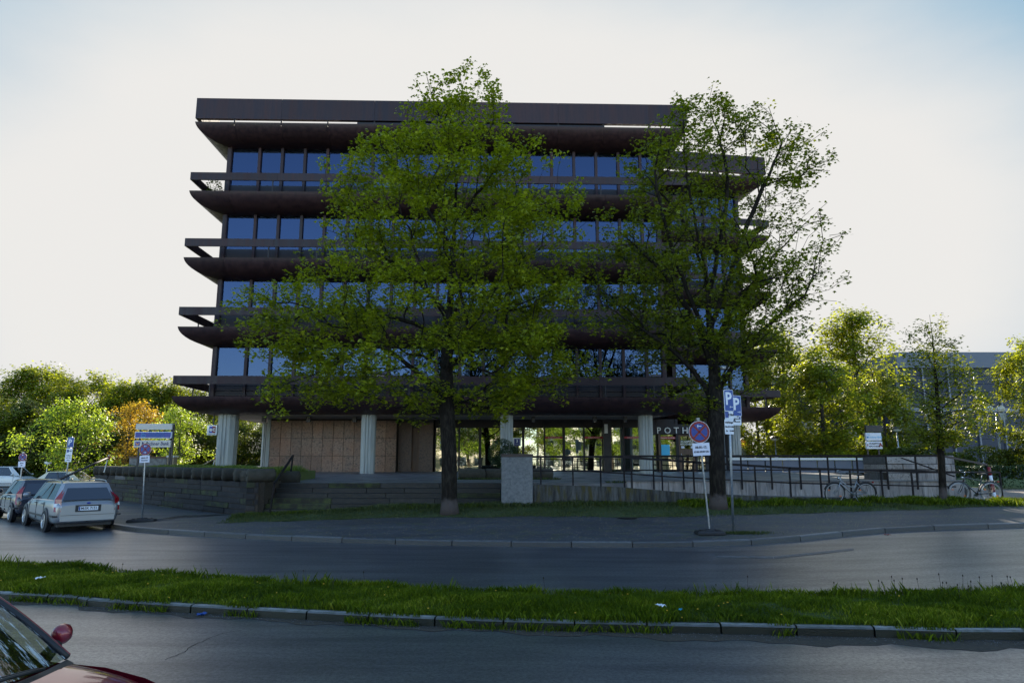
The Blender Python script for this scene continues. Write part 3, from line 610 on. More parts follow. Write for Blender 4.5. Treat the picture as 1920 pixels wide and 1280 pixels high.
blades('terrace_weeds', np.c_[gx, 26.05+rng.normal(0, .06, len(gx))], np.full(len(gx), 1.3), .09, .02, 'grass_dry', 13, .9)

# railings
def railing(name, label, posts, top, mid, Y, bottom, thick=.06, end_leg=True):
    t = thing(name, label, 'railing', (0,0,0))
    def pz_(lst, x): return float(np.interp(x, [P(a, b, Y).x for a, b in lst], [P(a, b, Y).z for a, b in lst]))
    for px in posts:
        X = P(px, 880, Y).x; flat_bar(MB(), (X, Y, bottom(X)), (X, Y, pz_(top, X)-.02), .05, .045).build('post', 'rail_metal', t)
    for lst, h, nm in ((top, .075, 'top_rail'), (mid, .045, 'middle_rail')):
        q = MB(); pts = [P(a, b, Y) for a, b in lst]
        for a, b in zip(pts, pts[1:]): flat_bar(q, a+Vector((-.02,-.03,0)), b+Vector((.02,-.03,0)), .05, h)
        q.build(nm, 'rail_metal', t)
    return t
railing('ramp_railing', 'dark steel railing sloping down along the front of the ramp', [1014,1074,1126,1184,1241,1300,1357,1415,1480,1537,1593,1651,1708,1764],
        [(962,856),(1160,856),(1300,866),(1480,877),(1650,882),(1790,885)], [(962,882),(1110,883),(1250,893),(1480,905),(1790,912)], 23.87, lambda X: rzt(X)-.22)
railing('terrace_railing', 'dark steel railing standing level along the terrace edge behind the ramp', [1170,1225,1281,1336,1390,1446,1500,1553,1608,1663,1718,1762],
        [(1163,855),(1764,854)], [(1166,881),(1764,880)], 25.58, lambda X: tz(X, 25.6)-.22)
rr_ = thing('side_stair_railing', 'short brown railing falling to the right at the end of the terrace', 'railing', (0,0,0))
q = MB(); a = P(1766, 854, 25.8); b = P(1850, 871, 27.0); flat_bar(q, a, b, .06, .07); q.build('top_rail', 'concrete_cap', rr_)
a2 = P(1690, 858, 27.3); b2 = P(1790, 893, 26.4); flat_bar(MB(), a2, b2, .05, .05).build('middle_rail', 'rail_metal', rr_)
flat_bar(MB(), (b.x, b.y, .7), b, .06, .05).build('post', 'rail_metal', rr_); c_ = P(1874, 885, 24.6); flat_bar(MB(), P(1790, 884.5, 24.2), c_, .05, .06).build('middle_rail', 'rail_metal', rr_)
flat_bar(MB(), (c_.x, c_.y, .5), c_, .05, .05).build('post', 'rail_metal', rr_)

# granite planter block on the terrace
pb = thing('granite_block', 'pale granite block wall of three courses at the right end of the terrace', 'wall', (0,0,0))
x0, x1 = P(1662, 880, 27.5).x, P(1792, 880, 27.5).x; zt = P(1700, 853, 27.5).z
block_face(pb, (x0, 27.5), (x1, 27.5), 1.3, zt, .36, (.8, 1.4), ['grey_granite', 'terrace_wall'], .3)
block_face(pb, (x0, 29.3), (x0, 27.52), 1.3, zt, .36, (.8, 1.2), ['grey_granite', 'stone_pale'], .3)
boxo('infill', 'soil', (x0+.2, 27.7, 1.2), (x1, 29.4, zt-.04), pb)
# bright low parapet beyond the terrace with glass below its rail
pw = thing('low_parapet', 'low pale parapet of glazed panels beyond the terrace, in front of the far trees', 'parapet', (0,0,0))
x = 12.6
for k in range(9): boxo('panel', 'hall_grey', (x+k*1.0, 40.0, 1.45), (x+k*1.0+.93, 40.08, 2.14), pw)
boxo('coping', 'far_white', (12.5, 39.9, 2.16), (21.7, 40.2, 2.28), pw)
# right side: brick path climbing to the terrace end, sunlit beyond the block's shade
SPA = [Vector((x, 24.6)) for x in lin(16.0, 40, 1)]; SPB = [Vector((x, 33.0)) for x in lin(16.0, 40, 1)]
mat('brick_path', (.26, .2, .16), .75, noise=((.18, .14, .12), 12., .4, .6), bump=.4, bscale=30)
strip_sheet('side_path', 'brick_path', SPA, SPB, lambda x, y, t: zr(x, y)+.15+.02*t, 8)
ss = thing('side_steps', 'few pale steps down from the right end of the terrace', 'steps', (0,0,0))
for k in range(3): boxo('step', 'terrace_wall', (16.65+.32*k, 25.4, .5), (16.97+.32*k-.004, 27.4, TZ-.16*(k+1)), ss, ch=.01)
# planting bed with stone cylinders and a round clipped bush on the terrace
bed = thing('terrace_bed', 'low bed edged with lying stone cylinders on the terrace behind the concrete pillar', 'planter', (0,0,0))
for k, px in enumerate((885, 935, 990, 1022)):
    p = P(px, 878, 29.5+.15*k); cyl_log(.24, 1.15 if k < 3 else .7).build('stone_cylinder', 'log_stone', bed, (p.x, p.y, tz(0, 29.5)+.2), (0, R(90), R(random.uniform(-6, 6))))
n = 1200; gx = rng.uniform(-2.3, 2.0, n); blades('bed_grass', np.c_[gx, 29.1+rng.normal(0, .12, n)], np.full(n, 1.33), .10, .02, 'grass_dry', 14, .9)
# ------------------------------------------------------------------ the office block
ob = thing('office_building', 'dark brown five storey office block with curved balcony bands and blue windows', 'building', (0,0,0))
PROF = [(0,0),(.02,-.09),(.05,-.18),(.11,-.29),(.19,-.39),(.31,-.50),(.47,-.61),(.67,-.705),(.92,-.78),(1.2,-.83),(1.5,-.85)]
LIPS = [5.38, 9.0, 12.74, 16.47, 20.46]; MZ = {}
def wing_frame(o, ang): return Matrix.Translation(Vector((o[0], o[1], 0))) @ Matrix.Rotation(ang, 4, 'Z')
def sides(W, D):                                # local frames of the four sides: origin, direction (x along, y inward)
    return [(Matrix.Identity(4), W), (Matrix.Translation((W,0,0)) @ Matrix.Rotation(R(90),4,'Z'), D),
            (Matrix.Translation((W,D,0)) @ Matrix.Rotation(R(180),4,'Z'), W), (Matrix.Translation((0,D,0)) @ Matrix.Rotation(R(270),4,'Z'), D)]
def bowl(F, L, a, b, z):
    """one curved balcony panel between a and b along a side of length L"""
    q = MB(); g = .004
    def X(t, ins, e):                           # mitred at the corners
        if e == 0: return (ins if a <= 0 else a+g)
        return (L-ins if b >= L else b-g)
    prof = PROF; n = len(prof)
    vs = [(X(0, i, 0), i, z+d) for i, d in prof]+[(X(0, i, 1), i, z+d) for i, d in prof]
    q.add(vs, [(k, n+k, n+k+1, k+1)[::-1] for k in range(n-1)], True)
    inner = [(0, 0), (.10, 0), (.10, -.14), (1.5, -.14)]; m_ = len(inner)
    vs = [(X(0, i, 0), i, z+d) for i, d in inner]+[(X(0, i, 1), i, z+d) for i, d in inner]
    q.add(vs, [(k, n_, n_+1, k+1) for k in range(m_-1) for n_ in (m_+k,)])
    for e in (0, 1):                            # closed ends
        ring = [(X(0, i, e), i, z+d) for i, d in prof]+[(X(0, i, e), i, z+d) for i, d in reversed(inner[1:])]
        q.add(ring, [tuple(range(len(ring))) if e == 0 else tuple(range(len(ring)-1, -1, -1))])
    q.v = [tuple(F @ Vector(v)) for v in q.v]; return q
def bx_(F, a, b): 
    q = MB(); q.box(a, b); q.v = [tuple(F @ Vector(v)) for v in q.v]; return q
def block(o, ang, W, D, module, first, seams0, roof_z, lips, detail_sides=(0,), pane_sides=(0,), slot=None):
    B = wing_frame(o, ang)
    for si, (Fs, L) in enumerate(sides(W, D)):
        F = B @ Fs; det = si in detail_sides
        cuts = [0.]+[c for c in np.arange(seams0, L-1.2, 2*module)]+[L] if det else [0., L]
        for li, z in enumerate(lips):
            for a, b in zip(cuts, cuts[1:]): bowl(F, L, a, b, z).build('balcony_panel', 'brown_metal', ob)
            if li < len(lips)-1 or True:
                top = li == len(lips)-1
                if not top:
                    # handrail, long sections with a hairline joint
                    rc = [0.]+[c for c in np.arange(seams0+2*module, L-2, 4*module)]+[L] if det else [0., L]
                    for a, b in zip(rc, rc[1:]):
                        q = MB(); z0, z1 = z+.62, z+1.05; th = .09
                        xa0, xa1 = (0, th) if a <= 0 else (a+.004, a+.004); xb0, xb1 = (L, L-th) if b >= L else (b-.004, b-.004)
                        vs = [(xa0,0,z0),(xb0,0,z0),(xb1,th,z0),(xa1,th,z0),(xa0,0,z1),(xb0,0,z1),(xb1,th,z1),(xa1,th,z1)]
                        q.add(vs, [(3,2,1,0),(4,5,6,7),(0,1,5,4),(2,3,7,6)]+([(3,0,4,7)] if a > 0 else [])+([(1,2,6,5)] if b < L else []))
                        q.v = [tuple(F @ Vector(v)) for v in q.v]; q.build('handrail', 'brown_metal', ob)
                    for c in np.arange(seams0-.25, L-.3, 2*module): bx_(F, (c-.03, .02, z-.1), (c+.03, .07, z+.63)).build('rail_post', 'brown_dark', ob)
                else:                            # roof fascia above a slot
                    rc = [0.]+[c for c in np.arange(seams0+2*module, L-2, 4*module)]+[L] if det else [0., L]
                    for a, b in zip(rc, rc[1:]):
                        q = MB(); z0, z1 = z+.20, roof_z; th = .22; ea = a <= 0; eb = b >= L
                        xa0, xa1 = (0, th) if ea else (a+.005, a+.005); xb0, xb1 = (L, L-th) if eb else (b-.005, b-.005)
                        vs = [(xa0,0,z0),(xb0,0,z0),(xb1,th,z0),(xa1,th,z0),(xa0,0,z1),(xb0,0,z1),(xb1,th,z1),(xa1,th,z1)]
                        q.add(vs, [(3,2,1,0),(4,5,6,7),(0,1,5,4),(2,3,7,6)]+([] if ea else [(3,0,4,7)])+([] if eb else [(1,2,6,5)]))
                        q.v = [tuple(F @ Vector(v)) for v in q.v]; q.build('roof_fascia_panel', 'brown_metal', ob)
                    for c in np.arange(seams0, L-.3, 2*module): bx_(F, (c-.04, .05, z-.1), (c+.04, .12, z+.23)).build('slot_post', 'brown_dark', ob)
        # facade behind the balconies
        fy = 1.46
        xs = [1.46]+[first+module*k for k in range(200) if first+module*k < L-1.46-.8]+[L-1.46]
        for li, z in enumerate(lips[:-1]):
            zt_ = lips[li+1]-.85; sill = z+.93
            if si not in pane_sides and si not in detail_sides:
                bx_(F, (fy, fy, z-.13), (L-fy, fy+.12, zt_)).build('back_wall', 'brown_dark', ob); continue
            for k, (a, b) in enumerate(zip(xs, xs[1:])):
                w = MB().box((a+.05, fy+.05, sill), (b-.05, fy+.065, zt_-.002)); ta, tb = random.uniform(-.006, .006), random.uniform(-.004, .004); w.v = [tuple(F @ Vector((x, y+ta*(x-(a+b)/2)+tb*(z_-sill), z_))) for x, y, z_ in w.v]; g = w.build('window_pane', 'office_glass', ob)
                if det and li == 0:
                    pn = thing_part = None
                    q = MB()
                    for s__ in range(4): q.box((a+.06, fy+.02, z-.1+.26*s__), (b-.06, fy+.06, z-.1+.26*s__+.235))
                    q.v = [tuple(F @ Vector(v)) for v in q.v]; q.build('sill_panel', 'brown_dark', ob)
                else: bx_(F, (a+.04, fy+.02, z-.13), (b-.04, fy+.07, sill-.003)).build('sill_panel', 'brown_dark', ob)
            for k, a in enumerate(xs):
                w_ = .075 if 0 < k < len(xs)-1 else .12
                bx_(F, (a-w_, fy-.10, z-.135), (a+w_, fy+.09, zt_+.02)).build('mullion', 'brown_metal', ob)
    # floors, ceilings, core, roof
    def lb(a, b, nm, m):
        q = MB(); q.box(a, b); q.v = [tuple(B @ Vector(v)) for v in q.v]; return q.build(nm, m, ob)
    for li, z in enumerate(lips): lb((1.5, 1.53, z-.848), (W-1.5, D-1.53, z-.146), 'floor_slab', 'interior' if li else 'ceiling_slat')
    lb((5.2, 6.0, lips[0]-.14), (W-5.2, D-2.5, lips[-1]-.85), 'core_wall', 'interior')
    return B, lb
BO, BANG = (-17.42, 35.0), R(1.6); W1, D1 = 27.25, 17.0
B1, lb1 = block(BO, BANG, W1, D1, 1.277, 3.14, 2.13, 21.86, LIPS, (0,), (0, 1, 3))
lb1((8.3, 2.6, 20.4), (23.0, 12, 22.75), 'roof_housing', 'brown_dark')
lb1((1.6, 1.6, 20.29), (W1-1.6, D1-1.6, 20.33), 'roof_deck', 'brown_dark')
# wing set back on the right, turned a few degrees
BO2 = (9.0, 41.3)
B2, lb2 = block(BO2, R(9), 7.8, 11.0, 1.277, 2.7, 1.9, 21.86, LIPS, (0,), (0, 1))
lb2((-3, 2.5, .9), (6.2, 10, 4.5), 'ground_floor_wing', 'brown_dark')
# a few curtains and blinds inside the glass
for li, k0, k1 in ((3, 1.5, 2.5), (2, 1.6, 2.9), (1, 1.9, 3.0), (0, 2.0, 3.0), (2, 21.0, 22.3), (1, 17.5, 19.9), (1, 20.3, 21.4), (0, 9.6, 10.6), (0, 20.4, 22.6), (3, 10.8, 11.9)):
    lb1((k0, 1.75, LIPS[li]+.1), (k1, 1.78, LIPS[li+1]-.86), 'curtain', 'curtain')
# roof-terrace plants by the left rail of the top balcony are in the plant section
# ground floor ------------------------------------------------------
GZ = 1.42; CZ = LIPS[0]-.85
def loc1(px, py, Y): v = P(px, py, Y); return v
# fluted concrete columns
def column(x, y, w=.74, z0=1.25):
    q = MB(); n = 8; pts = []
    h = w/2; prof = [(-h,-h*.55),(-h*.55,-h),(-h*.30,-h),(-h*.27,-h+.045),(-h*.13,-h+.045),(-h*.10,-h),(h*.10,-h),(h*.13,-h+.045),(h*.27,-h+.045),(h*.30,-h),(h*.55,-h)]
    ring = []
    for k in range(4):
        c, s = math.cos(k*math.pi/2), math.sin(k*math.pi/2); ring += [(px*c-py*s, px*s+py*c) for px, py in prof]
    def lay(z, f): return [(x+a*f, y+b*f, z) for a, b in ring]
    m_ = len(ring); q.add(lay(z0, .95)+lay(CZ-.15, .98)+lay(CZ+.02, 1.0), [(k*m_+i, k*m_+(i+1)%m_, (k+1)*m_+(i+1)%m_, (k+1)*m_+i) for k in range(2) for i in range(m_)])
    return q.build('column', 'column_concrete', ob)
for px, Y, w in ((426, 36.9, .95), (690.5, 37.0, .74), (950, 37.2, .70), (1211, 37.4, .74), (1377, 43.6, .72)): column(P(px, 830, Y).x, Y, w)
column(P(499, 830, 44.5).x, 44.5, .5); 
# granite clad wall: 12 x 3 single slabs
gx0, gx1, gy0 = P(506, 830, 39.9).x, P(743, 830, 39.9).x, 39.9
boxo('granite_backing', 'soil', (gx0, gy0+.03, 1.3), (gx1, gy0+4, CZ), ob)
for r in range(3):
    zb, ztp = GZ-.02+(r)*1.0, GZ-.02+(r+1)*1.0-.012
    if r == 2: ztp = CZ-.12
    for k in range(12):
        w = (gx1-gx0)/12; o_ = random.uniform(-.004, .004)
        boxo('granite_slab', 'pink_granite', (gx0+k*w+.010, gy0+o_-.02, zb+.006), (gx0+(k+1)*w-.010, gy0+.03, ztp-.006), ob)
boxo('pale_corner', 'column_concrete', (gx0-.18, gy0-.03, 1.3), (gx0-.01, gy0+.3, CZ-.05), ob)
for a, b in ((747, 772), (786, 812)): boxo('granite_slab', 'dark_granite', (P(a, 830, 40.3).x, 40.3, 1.3), (P(b, 830, 40.3).x, 40.36, CZ-.2), ob)
boxo('service_door', 'wood_door', (P(772, 830, 40.4).x, 40.45, 1.35), (P(786, 830, 40.4).x, 40.5, 4.0), ob); boxo('door_surround', 'black_metal', (P(743, 830, 40.5).x, 40.52, 1.3), (P(815, 830, 40.5).x, 40.7, CZ), ob)
# glazed shop front
GY = 40.6; mull = [815, 861, 900, 942, 981, 1021, 1057, 1095, 1133, 1169, 1205, 1233, 1269]
mx_ = [P(a, 830, GY).x for a in mull]
for k, (a, b) in enumerate(zip(mx_, mx_[1:])):
    boxo('shop_pane', 'shop_glass', (a+.04, GY, 1.5), (b-.04, GY+.015, CZ-.5), ob); boxo('transom_panel', 'brown_dark', (a+.04, GY-.02, CZ-.497), (b-.04, GY+.05, CZ), ob)
for k, a in enumerate(mx_): boxo('shop_mullion', 'brown_dark', (a-(.045 if k % 2 else .075), GY-.08, 1.25), (a+(.045 if k % 2 else .075), GY+.08, CZ), ob)
boxo('threshold', 'brown_dark', (mx_[0], GY-.06, 1.25), (mx_[-1], GY+.06, 1.498), ob)
boxo('entrance_pier', 'black_metal', (P(1131, 830, 40.3).x, 40.2, 1.25), (P(1146, 830, 40.3).x, 40.4, CZ), ob)
boxo('entrance_light', 'far_white', (P(1133, 800, 40).x, 39.9, P(1133, 812, 40).z), (P(1139, 800, 40).x, 40.0, P(1133, 795, 40).z), ob)
for k in (5, 7, 9):                              # red strips on the glass
    a, b = mx_[k]+.05, mx_[k+1]-.05; zc = P(1000, 820, GY).z
    s = boxo('window_strip', 'red_strip', (a, GY-.02, zc-.06), (b, GY-.006, zc+.06), ob); text('Zugspitz-Apotheke', .09, 'letter', 'lettering', s, ((a+b)/2, GY-.024, zc), ext=.001)
# pharmacy front
PX = lambda px, Y=40.2: P(px, 830, Y).x
boxo('sign_band', 'brown_dark', (PX(1222), 40.12, P(1260, 813.5, 40.1).z), (PX(1352), 40.3, P(1260, 795, 40.1).z), ob)
for k, ch in enumerate('APOTHEKE'):
    p = P(1221+16.4*k-2, 807, 40.05); text(ch, .51, 'letter', 'sign_letter', ob, (p.x, 40.07, P(1260, 807.2, 40.05).z), ext=.02, bold=.003, sx=.98)
boxo('shop_pane', 'shop_glass', (PX(1240), 40.3, 1.5), (PX(1268), 40.32, 3.2), ob); boxo('shop_mullion', 'wood_door', (PX(1235), 40.2, 1.3), (PX(1239), 40.34, 4.2), ob); boxo('shop_mullion', 'brown_dark', (PX(1268), 40.2, 1.3), (PX(1272), 40.34, 4.2), ob)
s = boxo('window_strip', 'red_strip', (PX(1239), 40.26, P(1250, 822.5, 40.2).z), (PX(1267), 40.28, P(1250, 818, 40.2).z), ob); text('Zugspitz-Apotheke', .11, 'letter', 'lettering', s, (PX(1253), 40.255, P(1250, 820.3, 40.2).z), ext=.001)
boxo('poster', 'cyan', (PX(1240), 40.27, P(1250, 854, 40.2).z), (PX(1256), 40.29, P(1250, 833, 40.2).z), ob)
dr = boxo('pharmacy_door', 'wood_door', (PX(1273), 40.25, 1.35), (PX(1303), 40.33, P(1280, 815, 40.2).z), ob)
boxo('door_glass', 'shop_glass', (PX(1276.5), 40.225, P(1280, 841, 40.2).z), (PX(1299), 40.24, P(1280, 817.5, 40.2).z), dr); boxo('door_glass', 'shop_glass', (PX(1279), 40.225, 1.5), (PX(1299), 40.24, P(1280, 852, 40.2).z), dr)
text('ZUGSPITZ', .16, 'letter', 'lettering', dr, (PX(1288), 40.21, P(1288, 827.5, 40.2).z), ext=.001, bold=.004); text('APOTHEKE', .16, 'letter', 'lettering', dr, (PX(1288), 40.21, P(1288, 832.5, 40.2).z), ext=.001, bold=.004)
boxo('door_sticker', 'paper', (PX(1277), 40.205, P(1280, 840, 40.2).z), (PX(1283), 40.21, P(1280, 836, 40.2).z), dr); boxo('door_sticker', 'paper', (PX(1295), 40.205, P(1280, 840, 40.2).z), (PX(1299), 40.21, P(1280, 836, 40.2).z), dr)
boxo('door_handle', 'galv', (PX(1276), 40.16, P(1280, 855, 40.2).z), (PX(1277), 40.2, P(1280, 850, 40.2).z), dr)
boxo('shop_pane', 'shop_glass', (PX(1307), 40.3, 1.5), (PX(1322), 40.32, 4.0), ob); boxo('shop_mullion', 'brown_dark', (PX(1303.5), 40.2, 1.3), (PX(1306.5), 40.34, CZ), ob); boxo('shop_mullion', 'brown_dark', (PX(1322), 40.2, 1.3), (PX(1327), 44, CZ), ob)
# inside of the ground floor
lbs = boxo('shop_interior', 'interior', (mx_[0], 46.0, 1.2), (PX(1326), 46.3, CZ), ob); boxo('inside_wall', 'interior', (gx1+.2, 40.75, 1.2), (mx_[0]+.05, 47, CZ), ob)
# ceiling lamps under the soffit
for px in (495, 579, 665, 1000, 1115, 1172): p = P(px, 788, 37.8); boxo('ceiling_spot', 'black_metal', (p.x-.1, 37.7, CZ-.32), (p.x+.1, 37.9, CZ+.01), ob)
# slatted soffit under the overhang
q = MB()
for k in range(44): q.box((1.6, 1.62+k*.085, CZ-.03), (W1-1.6, 1.62+k*.085+.06, CZ-.003))
q.v = [tuple(B1 @ Vector(v)) for v in q.v]; tag(q.build('soffit_slats', 'ceiling_slat', ob), kind='stuff')

# EC sign hanging from the soffit
ec = thing('hanging_sign', 'square white EC cash sign hanging from a rod beside the leftmost column', 'sign', (0,0,0))
p = P(399, 806, 36.6); boxo('rod', 'black_metal', (p.x-.025, 36.6, p.z+.25), (p.x+.025, 36.65, 5.0), ec)
boxo('box', 'lamp_white', (p.x-.27, 36.5, p.z-.26), (p.x+.26, 36.75, p.z+.26), ec, ch=.02)
boxo('blue_half', 'truck_blue', (p.x-.15, 36.49, p.z-.15), (p.x+.02, 36.5, p.z+.2), ec); boxo('red_half', 'sign_red', (p.x+.02, 36.488, p.z-.15), (p.x+.19, 36.5, p.z+.2), ec)
text('e', .3, 'letter', 'lettering', ec, (p.x-.06, 36.48, p.z+.03), bold=.01); text('c', .32, 'letter', 'lettering', ec, (p.x+.1, 36.48, p.z+.04), bold=.01); text('electronic cash', .06, 'ink', 'lettering', ec, (p.x, 36.49, p.z-.205))
# house number lamp on a post beside the bush
hn = thing('house_number', 'small dark blue house number 3 on a pale box beside the round bush', 'sign', (0,0,0))
p = P(970, 828, 31.0); boxo('post', 'black_metal', (p.x-.03, 31.04, 1.3), (p.x+.03, 31.1, p.z-.1), hn); boxo('box', 'cream', (p.x-.2, 31.0, p.z-.18), (p.x+.16, 31.14, p.z+.18), hn)
boxo('plate', 'navy', (p.x-.14, 30.985, p.z-.18), (p.x+.11, 31.0, p.z+.14), hn); text('3', .2, 'letter', 'lettering', hn, (p.x-.015, 30.98, p.z+.03)); text('Zugspitz', .04, 'letter', 'lettering', hn, (p.x-.015, 30.98, p.z-.11))
# ------------------------------------------------------------------ trees
def grow(seed, root, trunk, targets, step=.3, bias=.35, up=.0, limbs=()):
    """branch skeleton: trunk polyline, then every target joined to the nearest existing node"""
    g = np.random.default_rng(seed)
    pos = []; par = []; plen = []
    tp = [Vector(p) for p in trunk]
    for i, p in enumerate(tp):
        if i == 0: pos.append(np.array(p)); par.append(-1); plen.append(0.)
        else:
            a = np.array(tp[i-1]); b = np.array(p); k = max(1, int(np.linalg.norm(b-a)/step))
            for j in range(1, k+1):
                q = a+(b-a)*j/k; par.append(len(pos)-1); plen.append(plen[-1]+np.linalg.norm(q-pos[-1])); pos.append(q)
    first = next(i for i, q in enumerate(pos) if q[2]-pos[0][2] >= root)
    for lb_ in limbs:                            # main limbs leave the trunk at its nearest node
        q = np.array(lb_[0]); k = int(np.argmin(np.linalg.norm(np.array(pos)-q, axis=1))); path = [pos[k]]+[np.array(v) for v in lb_[0:]]
        if np.linalg.norm(path[1]-path[0]) < .15: path = [path[0]]+path[2:]
        cur = k; sp_ = [Vector(v) for v in path]; res = []
        for i in range(len(sp_)-1):
            p0 = sp_[max(i-1,0)]; a_ = sp_[i]; b_ = sp_[i+1]; p3 = sp_[min(i+2,len(sp_)-1)]; m = max(2, int((b_-a_).length/step))
            for j in range(1, m+1):
                t_ = j/m; res.append(.5*((2*a_)+(b_-p0)*t_+(2*p0-5*a_+4*b_-p3)*t_*t_+(3*a_-p0-3*b_+p3)*t_**3))
        for v in res: v = np.array(v)+g.normal(0, .018, 3); par.append(cur); plen.append(plen[cur]+np.linalg.norm(v-pos[cur])*.7); pos.append(v); cur = len(pos)-1
    cap = len(pos)+len(targets)*30; A = np.zeros((cap, 3)); PL = np.zeros(cap); n = len(pos); A[:n] = pos; PL[:n] = plen; par = par+[0]*(cap-n)
    DR = np.zeros((cap, 3)); DR[:n] = (0, 0, 1)
    for i in range(1, n): e = A[i]-A[par[i]]; DR[i] = e/(np.linalg.norm(e)+1e-6)
    axis = np.array([pos[first][0], pos[first][1]]); order = np.argsort(np.linalg.norm(targets-np.array(pos[min(n-1, first+int(2/step))]), axis=1)+g.normal(0, .6, len(targets)))
    tips = []
    for ti in order:
        t = targets[ti]; d = t-A[first:n]; L = np.linalg.norm(d, axis=1)+1e-6
        cosang = (d*DR[first:n]).sum(1)/L
        cost = L+bias*PL[first:n]+np.where(cosang < .2, 1.6*L*(.2-cosang), 0)+np.where(d[:, 2] < 0, .5*np.abs(d[:, 2]), 0)
        k = first+int(np.argmin(cost)); a = A[k].copy(); v = t-a; L = np.linalg.norm(v); m = max(1, int(L/step))
        d0 = DR[k]*.6+np.array([0, 0, up]); c1 = a+d0*L*.35
        prev = k
        for j in range(1, m+1):
            u = j/m; q = (1-u)**2*a+2*u*(1-u)*c1+u*u*t+g.normal(0, .03, 3)*(L > .5)*(u < 1)
            A[n] = q; par[n] = prev; e = q-A[prev]; l = np.linalg.norm(e)+1e-6; DR[n] = e/l; PL[n] = PL[prev]+l; prev = n; n += 1
        tips.append(prev)
    return A[:n], np.array(par[:n]), tips, DR[:n]
def branch_mesh(name, A, par, r0, rt, expo, m, flare=1.3, thick_n=9):
    n = len(A); w = np.zeros(n); child = [[] for _ in range(n)]
    for i in range(1, n): child[par[i]].append(i)
    rr = np.zeros(n)
    for i in range(n-1, -1, -1):
        rr[i] = rt if not child[i] else sum(rr[c]**expo for c in child[i])**(1/expo)
    k = np.log(r0/rr[0]) / max(1e-6, np.log(rr[0]/rt)); rr = rr*np.exp(k*np.log(rr/rt)) if rr[0] > rt else rr
    q = MB(); done = set(); stack = [(0, None)]
    while stack:
        s_, frm = stack.pop(); chain = [frm] if frm is not None else []; i = s_
        while True:
            chain.append(i)
            if not child[i]: break
            cs = sorted(child[i], key=lambda c: -rr[c])
            for c in cs[1:]: stack.append((c, i))
            i = cs[0]
        if len(chain) < 2: continue
        pts = [A[c] for c in chain]; rad = [rr[c] for c in chain]
        if frm is not None: rad[0] = min(rad[0], rad[1]*1.25)
        else:
            rad = [r_*(1+(flare-1)*max(0, 1-(A[c][2]-A[0][2])/.7)**2) for r_, c in zip(rad, chain)]
        big = max(rad)
        if big < .035 and len(pts) > 3: pts = pts[::2]+([pts[-1]] if len(pts) % 2 == 0 else []); rad = rad[::2]+([rad[-1]] if len(rad) % 2 == 0 else [])
        q.tube(pts, rad, 12 if big > .15 else (6 if big > .05 else (4 if big > .02 else 3)), cap=big > .1)
    return q.mesh(name, m)
MAPLE = np.array([(0,0),(.30,.10),(.50,.42),(.22,.45),(0,1.0),(-.22,.45),(-.50,.42),(-.30,.10)])
def leaves(name, cen, nrm_up, size, m, seed, shape='maple', droop=.6, tint=None):
    """one small folded leaf at every point; blade hangs outward and down"""
    g = np.random.default_rng(seed); n = len(cen); az = g.uniform(0, 2*np.pi, n)
    el = -droop*g.uniform(.1, 1.3, n)+.15                       # direction of the blade, mostly drooping
    d = np.c_[np.cos(az)*np.cos(el), np.sin(az)*np.cos(el), np.sin(el)]
    up = np.c_[g.normal(0, .35, n), g.normal(0, .35, n), np.ones(n)]; s_ = np.cross(d, up); s_ /= np.linalg.norm(s_, axis=1)[:, None]; nn = np.cross(s_, d)
    sz = size*g.uniform(.65, 1.25, n)
    if shape == 'maple':
        P_ = MAPLE; fold = -.18*np.abs(P_[:, 0])*2
        V = cen[:, None, :]+sz[:, None, None]*(P_[None, :, 0, None]*s_[:, None, :]+P_[None, :, 1, None]*d[:, None, :]+fold[None, :, None]*nn[:, None, :])
        k = 8; F = np.array([(0,1,3),(1,2,3),(0,3,4),(0,4,5),(0,5,7),(5,6,7)])
    else:
        P_ = np.array([(0,0),(.36,.5),(0,1.),(-.36,.5)]); fold = np.array([0, -.12, 0, -.12])
        V = cen[:, None, :]+sz[:, None, None]*(P_[None, :, 0, None]*s_[:, None, :]+P_[None, :, 1, None]*d[:, None, :]+fold[None, :, None]*nn[:, None, :])
        k = 4; F = np.array([(0,1,2),(0,2,3)])
    f = (np.arange(n)[:, None, None]*k+F[None]).reshape(-1, 3)
    t = g.uniform(0, 1, n) if tint is None else np.clip(tint+g.normal(0, .15, n), 0, 1)
    return bulk(name, V.reshape(-1, 3), f, m, np.repeat(t, len(F)), parent=False)

def env_points(seed, n, rows, Y, dscale=1.0, gap=.0, cx=None, surf=.5, lump=.35):
    """points inside a crown whose left and right outlines are given as pixels (py, xl, xr) at depth Y"""
    g = np.random.default_rng(seed); Z = []; XL = []; XR = []
    for py, xl, xr in rows:
        a = P(xl, py, Y); b = P(xr, py, Y); Z.append(a.z); XL.append(a.x); XR.append(b.x)
    o = np.argsort(Z); Z = np.array(Z)[o]; XL = np.array(XL)[o]; XR = np.array(XR)[o]; W_ = (XR-XL)
    pz_ = W_/W_.sum(); pts = []; cum = np.cumsum(W_**1.6); cum /= cum[-1]
    while len(pts) < n:
        z = np.interp(g.uniform(0, 1), cum, Z)+g.normal(0, .15); z = min(max(z, Z[0]), Z[-1]); xl, xr = np.interp(z, Z, XL), np.interp(z, Z, XR)
        c = (xl+xr)/2 if cx is None else min(max(cx, xl+.2), xr-.2); a = g.uniform(0, 2*np.pi); r = g.uniform(0, 1)**surf
        hx = (xr-c) if math.cos(a) > 0 else (c-xl); hy = (xr-xl)/2*dscale
        r *= 1-.12*abs(math.sin(3.1*a+z*2.3))
        x = c+math.cos(a)*hx*r; y = Y+math.sin(a)*hy*r
        if lump and nz3(x, y, z) < -1+lump*1.2+gap: continue
        pts.append((x, y, z))
    return np.array(pts)
